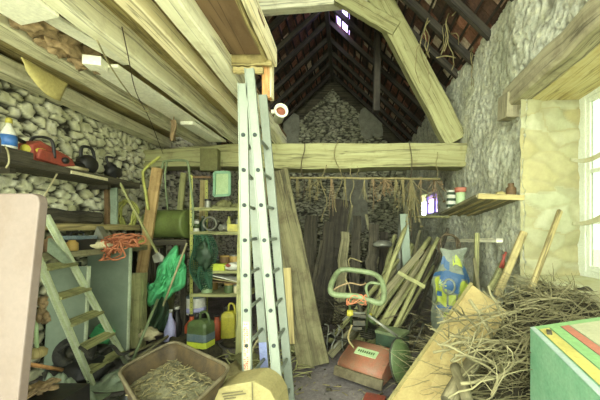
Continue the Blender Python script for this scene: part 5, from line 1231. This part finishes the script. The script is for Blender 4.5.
# tan panel leaning over the heap
pn = [P(388, 400, 2.28), P(470, 283, 2.75), P(508, 312, 2.5), P(447, 402, 2.08)]
dn0 = (pn[0]-pn[1]).normalized(); dn1 = (pn[3]-pn[2]).normalized()
pn[0] = pn[0]+dn0*(pn[0].z/-dn0.z); pn[3] = pn[3]+dn1*(pn[3].z/-dn1.z)
nr = (pn[1]-pn[0]).cross(pn[3]-pn[0]).normalized()
if nr.z > 0: nr = -nr
tp_ = thing('tan_board', 'large yellowish tan board leaning diagonally on the brushwood heap', 'board', (pn[0]+pn[3])/2)
mb = MB(); mb.prism(pn, nr*.022); mb.build('board', M['tan_panel'], tp_)
mb = MB(); e_ = (pn[3]-pn[0]).normalized(); mb.beam(pn[0]+e_*.018-nr*.004, pn[1]+e_*.018-nr*.004, .03, .012, nr); mb.build('edge_lip', M['card'], tp_)

# striped green box
gb = thing('striped_box', 'tall teal green box with yellow and coral stripes along its pale top', 'box', (1.25, 1.15, 0))
q0, q1 = P(530, 328, 1.62), P(588, 402, 1.03)
zt = (q0.z+q1.z)/2
TL, BL = V3((q0.x, 1.62, .965)), V3((.83, .85, .915))
TR, BR = V3((1.66, 1.72, 1.02)), V3((1.55, .80, .95))
mb = MB(); down = lambda p: V3((p.x, p.y, 0))
vs = [TL, TR, BR, BL]+[down(p) for p in (TL, TR, BR, BL)]
mb.add(vs, [[3, 2, 1, 0], [4, 5, 6, 7], [0, 1, 5, 4], [1, 2, 6, 5], [2, 3, 7, 6], [3, 0, 4, 7]]); mb.build('carton', M['teal'], gb, bevel=.004)
def on(a, b, h=.003): return TL.lerp(TR, a).lerp(BL.lerp(BR, a), b)+V3((0, 0, h))
for nm, a0, a1, mt in (('pale_stripe', .0, .04, 'box_pale'), ('yellow_stripe', .055, .14, 'box_yellow'), ('green_stripe', .15, .235, 'box_green'), ('coral_stripe', .245, .315, 'box_red'), ('cream_face', .325, 1, 'box_cream')):
    b0 = .0 if a0 > .32 or a0 < .04 else .045
    b0 = .05 if nm != 'pale_stripe' else 0
    mb = MB(); mb.prism([on(a0, b0), on(a1, b0), on(a1, 1), on(a0, 1)], (0, 0, .002)); mb.build(nm, M[mt], gb)
mb = MB(); mb.prism([on(.04, 0), on(1, 0), on(1, .05), on(.04, .05)], (0, 0, .002)); mb.build('green_border', M['box_green'], gb)
mb = MB(); mb.box(on(.10, .12, .008), (.022, .055, .012), rotz(-30)); T('dark_clip', 'small dark clip lying on the corner of the striped box', 'clip', mb, 'iron')

# ---------------------------------------------------------------- brushwood heap
def heap(x, y):
    a = sstep(.50, .86, x); k = .36+.66*sstep(.7, 1.9, x); k *= (.62+.38*sstep(1.1, 2.4, y)); k *= 1-sstep(2.75, 3.08, y)
    return max(0, k*a-.02)
mb = MB()
def hp(a, b):
    x, y = .5+a*1.42, .9+b*2.2; z = heap(x, y)
    p = V3((x*5, y*5, 3)); return V3((x, y, max(0, z+.06*mnoise.noise(p)*(z > .05)+.04*mnoise.noise(p*3)*(z > .05))))
mb.grid(hp, 70, 90); T('brushwood_litter', 'heap of fine brown twig litter filling the corner under the window', 'litter', mb, 'mulch', None, 'stuff')
def inbox(p): return p.x > .78 and p.y < 1.75 and p.x < 1.75
def branch(mb, p, d, l, r, lev=0):
    d = V3(d).normalized(); pts = [V3(p)]; q = V3(p); dd = d.copy(); n = max(4, int(l/.09))
    for i in range(n):
        dd = (dd+V3((R.uniform(-1, 1), R.uniform(-1, 1), R.uniform(-1, 1)))*.16).normalized(); q = q+dd*l/n
        hz = heap(q.x, q.y)+.015
        if q.z < hz: q.z = hz
        q.x = min(q.x, XR-.06); pts.append(V3(q))
    rs = [r*(1-.7*i/n) for i in range(n+1)]; mb.tube(pts, rs, 6 if r > .006 else 4)
    if lev:
        for k in range(R.randint(1, 3)):
            i = R.randint(1, n-1); s = (dd+V3((R.uniform(-1, 1), R.uniform(-1, 1), R.uniform(-.2, .9)))*.9); branch(mb, pts[i], s, l*R.uniform(.25, .5), rs[i]*.7, lev-1)
mb = MB(); k = 0
while k < 1000:
    x, y = R.uniform(.66, 1.8), R.uniform(1.2, 3.0)
    p = V3((x, y, heap(x, y)+R.uniform(.0, .09)))
    if inbox(p) and y < 1.68: continue
    a = R.gauss(.1, .8)+(math.pi if R.random() < .5 else 0)
    d = V3((math.cos(a), math.sin(a)*.7, R.uniform(-.25, .35))); l = R.uniform(.12, .5)
    e_ = p+d*l
    if inbox(e_): continue
    branch(mb, p, d, l, R.uniform(.002, .005), 0); k += 1
T('twigs', 'tangle of thin dry twigs covering the brushwood heap', 'twigs', mb, 'twig', None, 'stuff')
major = [((446, 345), (560, 352), 2.0, .016), ((440, 322), (530, 332), 2.2, .012), ((455, 310), (492, 352), 2.3, .015), ((500, 290), (520, 330), 2.6, .016), ((470, 300), (500, 365), 2.2, .018),
         ((440, 345), (515, 310), 2.0, .009), ((450, 362), (540, 345), 1.8, .012), ((462, 385), (558, 378), 1.6, .014), ((545, 292), (556, 325), 2.3, .012), ((520, 305), (600, 295), 2.4, .014),
         ((500, 318), (590, 300), 2.3, .011), ((432, 352), (480, 342), 2.05, .014), ((470, 372), (530, 355), 1.75, .012), ((458, 330), (470, 395), 2.0, .010), ((490, 395), (535, 360), 1.55, .011),
         ((480, 340), (530, 322), 2.1, .010), ((430, 330), (455, 350), 2.2, .009), ((505, 300), (560, 290), 2.7, .012), ((520, 385), (545, 345), 1.65, .009), ((455, 355), (520, 392), 1.75, .013),
         ((540, 300), (585, 312), 2.2, .010), ((475, 315), (545, 318), 2.35, .013)]
for (a, b_), y, r_ in [((m_[0], m_[1]), m_[2], m_[3]) for m_ in list(major)]:
    dx, dy, ex, ey = R.uniform(-26, 26), R.uniform(-14, 14), R.uniform(-26, 26), R.uniform(-16, 16)
    major.append(((max(436, a[0]+dx), a[1]+dy), (max(450, b_[0]+ex), b_[1]+ey), y+R.uniform(-.12, .12), r_*R.uniform(.5, .85)))
for i, (a, b_, y, r_) in enumerate(major):
    r_ *= .72
    p, q = P(*a, y), P(*b_, y+R.uniform(-.1, .1)); hz = heap(p.x, p.y)+.03
    mb = MB(); n = 9; pts = []; bend = V3((0, R.uniform(-.05, .05), R.uniform(.0, .07)))
    for k in range(n+1):
        t = k/n; s = p.lerp(q, t)+bend*math.sin(t*3.14)+V3((R.uniform(-.008, .008), R.uniform(-.008, .008), R.uniform(-.008, .008)))
        s.z = max(s.z, heap(s.x, s.y)+.02)
        if inbox(s) and s.z < 1.0: s.y = max(s.y, 1.78) if s.x > .9 else s.y; s.x = min(s.x, .9) if s.y < 1.75 else s.x
        s.x = min(s.x, XR-.06); pts.append(s)
    mb.tube(smoothpts(pts, 2), [r_*(1-.5*j/(2*n)) for j in range(2*n+1)], 7)
    for k in range(3):
        j = R.randint(2, n-2); e_ = pts[j]+V3((R.uniform(-.2, .2), R.uniform(-.1, .1), R.uniform(.04, .16))); mb.tube([pts[j], (pts[j]+e_)/2+V3((.01, 0, .01)), e_], [r_*.6, r_*.4, r_*.2], 5)
    o = T('branch', 'dry bare branch lying in the tangled brushwood heap under the window', 'branch', mb, 'twig', 'dry branches on the brushwood heap')
for (a, b_, y, r_, lab) in (((448, 402), (478, 352), 1.85, .05, 'thick greyish log sticking out under the brushwood beside the tan panel'), ((468, 402), (455, 366), 1.75, .035, 'stubby log end at the foot of the brushwood heap')):
    mb = MB(); p, q = P(*a, y), P(*b_, y+.3); mb.tube([p.lerp(q, k/6)+V3((0, 0, .01*math.sin(k))) for k in range(7)], r_, 10); T('log', lab, 'log', mb, 'twig_dark')
# scatter on the floor
mb = MB()
for k in range(420):
    x, y = R.uniform(-1.6, .75), R.uniform(2.2, 5.5); a = R.random()*6.28; l = R.uniform(.01, .09)
    mb.tube([V3((x, y, .004)), V3((x+math.cos(a)*l, y+math.sin(a)*l, R.uniform(.004, .02)))], R.uniform(.002, .006), 4)
T('floor_litter', 'bits of twig and straw littering the dirt floor', 'litter', mb, 'straw', None, 'stuff')
mb = MB()
for k in range(140):
    x, y = R.uniform(-1.5, .6), R.uniform(2.3, 5.2); r_ = R.uniform(.008, .028); mb.blob((x, y, r_*.3), (r_, r_*.8, r_*.6), .5, 2, 1, None, None, k)
T('rubble', 'small stones and clods scattered over the dirt floor', 'rubble', mb, 'mulch', None, 'stuff')
# sagging cobwebs and stalks from the roof, curtain rag at the window
for i, pts in enumerate((((428, 18, 4.4), (424, 30, 4.4), (420, 46, 4.45), (424, 62, 4.5), (430, 74, 4.5)), ((452, 8, 4.2), (446, 22, 4.2), (448, 38, 4.2), (444, 52, 4.2)), ((436, 58, 4.3), (446, 56, 4.3), (456, 58, 4.3)), ((470, 4, 4.0), (460, 8, 4.0), (452, 16, 4.0)))):
    cord(['long dry vine hanging from the rafters by the sloping timber', 'thin dry vine beside the long hanging vine', 'short crosswise vine stem under the eaves', 'dry vine clinging to the top of the plastered wall'][i], [P(*p) for p in pts], .009, 'straw', 'vine', 'dry vines under the roof')
mb = MB()
def swag(a, b): return P(570+a*34, 158-a*9+4.5*math.sin(a*3.1)+b*(3+3*a), 2.93-.3*a)
mb.grid(swag, 14, 4); T('window_rag', 'thin pale rag strip draped across the upper window frame', 'rag', mb, 'reveal', solid=.004)
mb = MB()
mb.grid(lambda a, b: P(572+a*32, 222-a*10+3*math.sin(a*3)+b*(3+4*a), 2.93-.3*a), 14, 4); T('window_rag', 'thin pale rag strip draped across the window at shelf height', 'rag', mb, 'reveal', solid=.004)

def tangle(name, lab, x0, x1, y0, y1, h, n, mat, rmax=.006, ln=.5):
    mb = MB()
    for k in range(n):
        p = V3((R.uniform(x0, x1), R.uniform(y0, y1), R.uniform(.01, h)*R.random())); a_ = R.random()*6.28; l = ln*R.uniform(.3, 1)
        e_ = p+V3((math.cos(a_)*l, math.sin(a_)*l*.6, R.uniform(-.1, .35)*l)); e_.z = max(e_.z, .01)
        m_ = (p+e_)/2+V3((R.uniform(-.06, .06), R.uniform(-.06, .06), R.uniform(0, .08))); mb.tube(smoothpts([p, m_, e_], 3), R.uniform(.002, rmax), 5)
    T(name, lab, 'twigs', mb, mat, None, 'stuff')
tangle('twig_tangle', 'dark tangle of fallen twigs on the floor behind the cultivator', .35, 1.2, 3.45, 4.6, .55, 170, 'twig_dark', .008)
tangle('weed_tangle', 'greenish dry weeds and stems on the floor round the ladder foot', -1.2, -.5, 2.5, 3.7, .22, 150, 'plank_green', .007, .35)
tangle('root_tangle', 'dim roots and stems in front of the rough slabs', -.45, .5, 3.9, 5.0, .6, 120, 'dark_wood', .010, .6)
for i in range(12):
    px = R.uniform(418, 486); py = R.uniform(0, 50); y = 4.3; pts = [P(px, py, y)]
    for k in range(5): px += R.uniform(-5, 4); py += R.uniform(4, 11); pts.append(P(px, py, y-.05+R.uniform(-.05, .05)))
    for p in pts: p.x = min(p.x, 1.80); p.z = min(p.z, roofz(p.x)-.05)
    cord('thin bare creeper stem dangling under the eaves by the plastered wall', pts, R.uniform(.004, .008), 'straw', 'creeper_stem', 'creeper stems under the eaves')
for i, (fx1, fy1, tx, ty, y, w_, mt) in enumerate(((330, 318, 352, 205, 5.5, .05, 'plank_grey'), (345, 320, 338, 220, 5.3, .04, 'dark_wood'), (390, 310, 366, 214, 5.4, .04, 'plank_grey'), (372, 310, 395, 235, 4.9, .05, 'plank_green'), (306, 330, 322, 240, 4.7, .05, 'dark_wood'), (400, 300, 420, 230, 5.0, .04, 'plank_grey'), (412, 310, 448, 228, 4.3, .035, 'dark_wood'), (388, 325, 412, 246, 4.5, .05, 'plank_green'))):
    a_ = P(fx1, fy1, y); a_.z = .02; b_ = P(tx, ty, y+.25); mb = MB(); mb.beam(a_, b_, w_*1.5, w_, (0, -1, 0), .8, 10, .012, .15)
    T('rough_batten', ['slender pale batten rising behind the tallest bark slab', 'dark crooked batten left among the bark slabs'.replace(' left', ''), 'grey batten tilted toward the ladder behind the cultivator', 'mossy batten tilted beside the pale rounded metal cap', 'dark batten leaning close to the dark half log', 'grey batten behind the blue grey post', 'thin dark batten tilted over the printed sack', 'mossy batten laid across the pole pile behind'][i], 'batten', mb, mt)

# ------------------------------------------------------------------ light and camera
w = bpy.data.worlds.new('sky'); scene.world = w; w.use_nodes = True
bg = w.node_tree.nodes['Background']; bg.inputs[0].default_value = (0.93, 1.0, 0.87, 1); bg.inputs[1].default_value = 5.0
sun = bpy.data.lights.new('soft_fill_sun', 'SUN'); sun.energy = 1.1; sun.angle = math.radians(45); sun.color = (.93, 1, .86)  # broad soft sun added behind the camera to carry light to the back
so = bpy.data.objects.new('soft_fill_sun', sun); COL.objects.link(so); so.rotation_euler = Vector((.06, 1, -.16)).to_track_quat('-Z', 'Y').to_euler()
cam = bpy.data.cameras.new('camera'); co = bpy.data.objects.new('camera', cam); COL.objects.link(co)
co.location = (0, 0, EYE); co.rotation_euler = (math.pi/2, 0, 0)
cam.sensor_width = 36; cam.lens = 18; cam.shift_x = -45/600; cam.shift_y = 29/600; cam.clip_start = .05
scene.camera = co
scene.view_settings.view_transform = 'Standard'; scene.view_settings.look = 'None'
scene.view_settings.exposure = 0.62; scene.view_settings.gamma = 1.0; scene.view_settings.use_curve_mapping = False
scene.cycles.max_bounces = 10; scene.cycles.diffuse_bounces = 6; scene.cycles.use_denoising = True
for o in scene.objects:
    if '_w' in o: del o['_w']
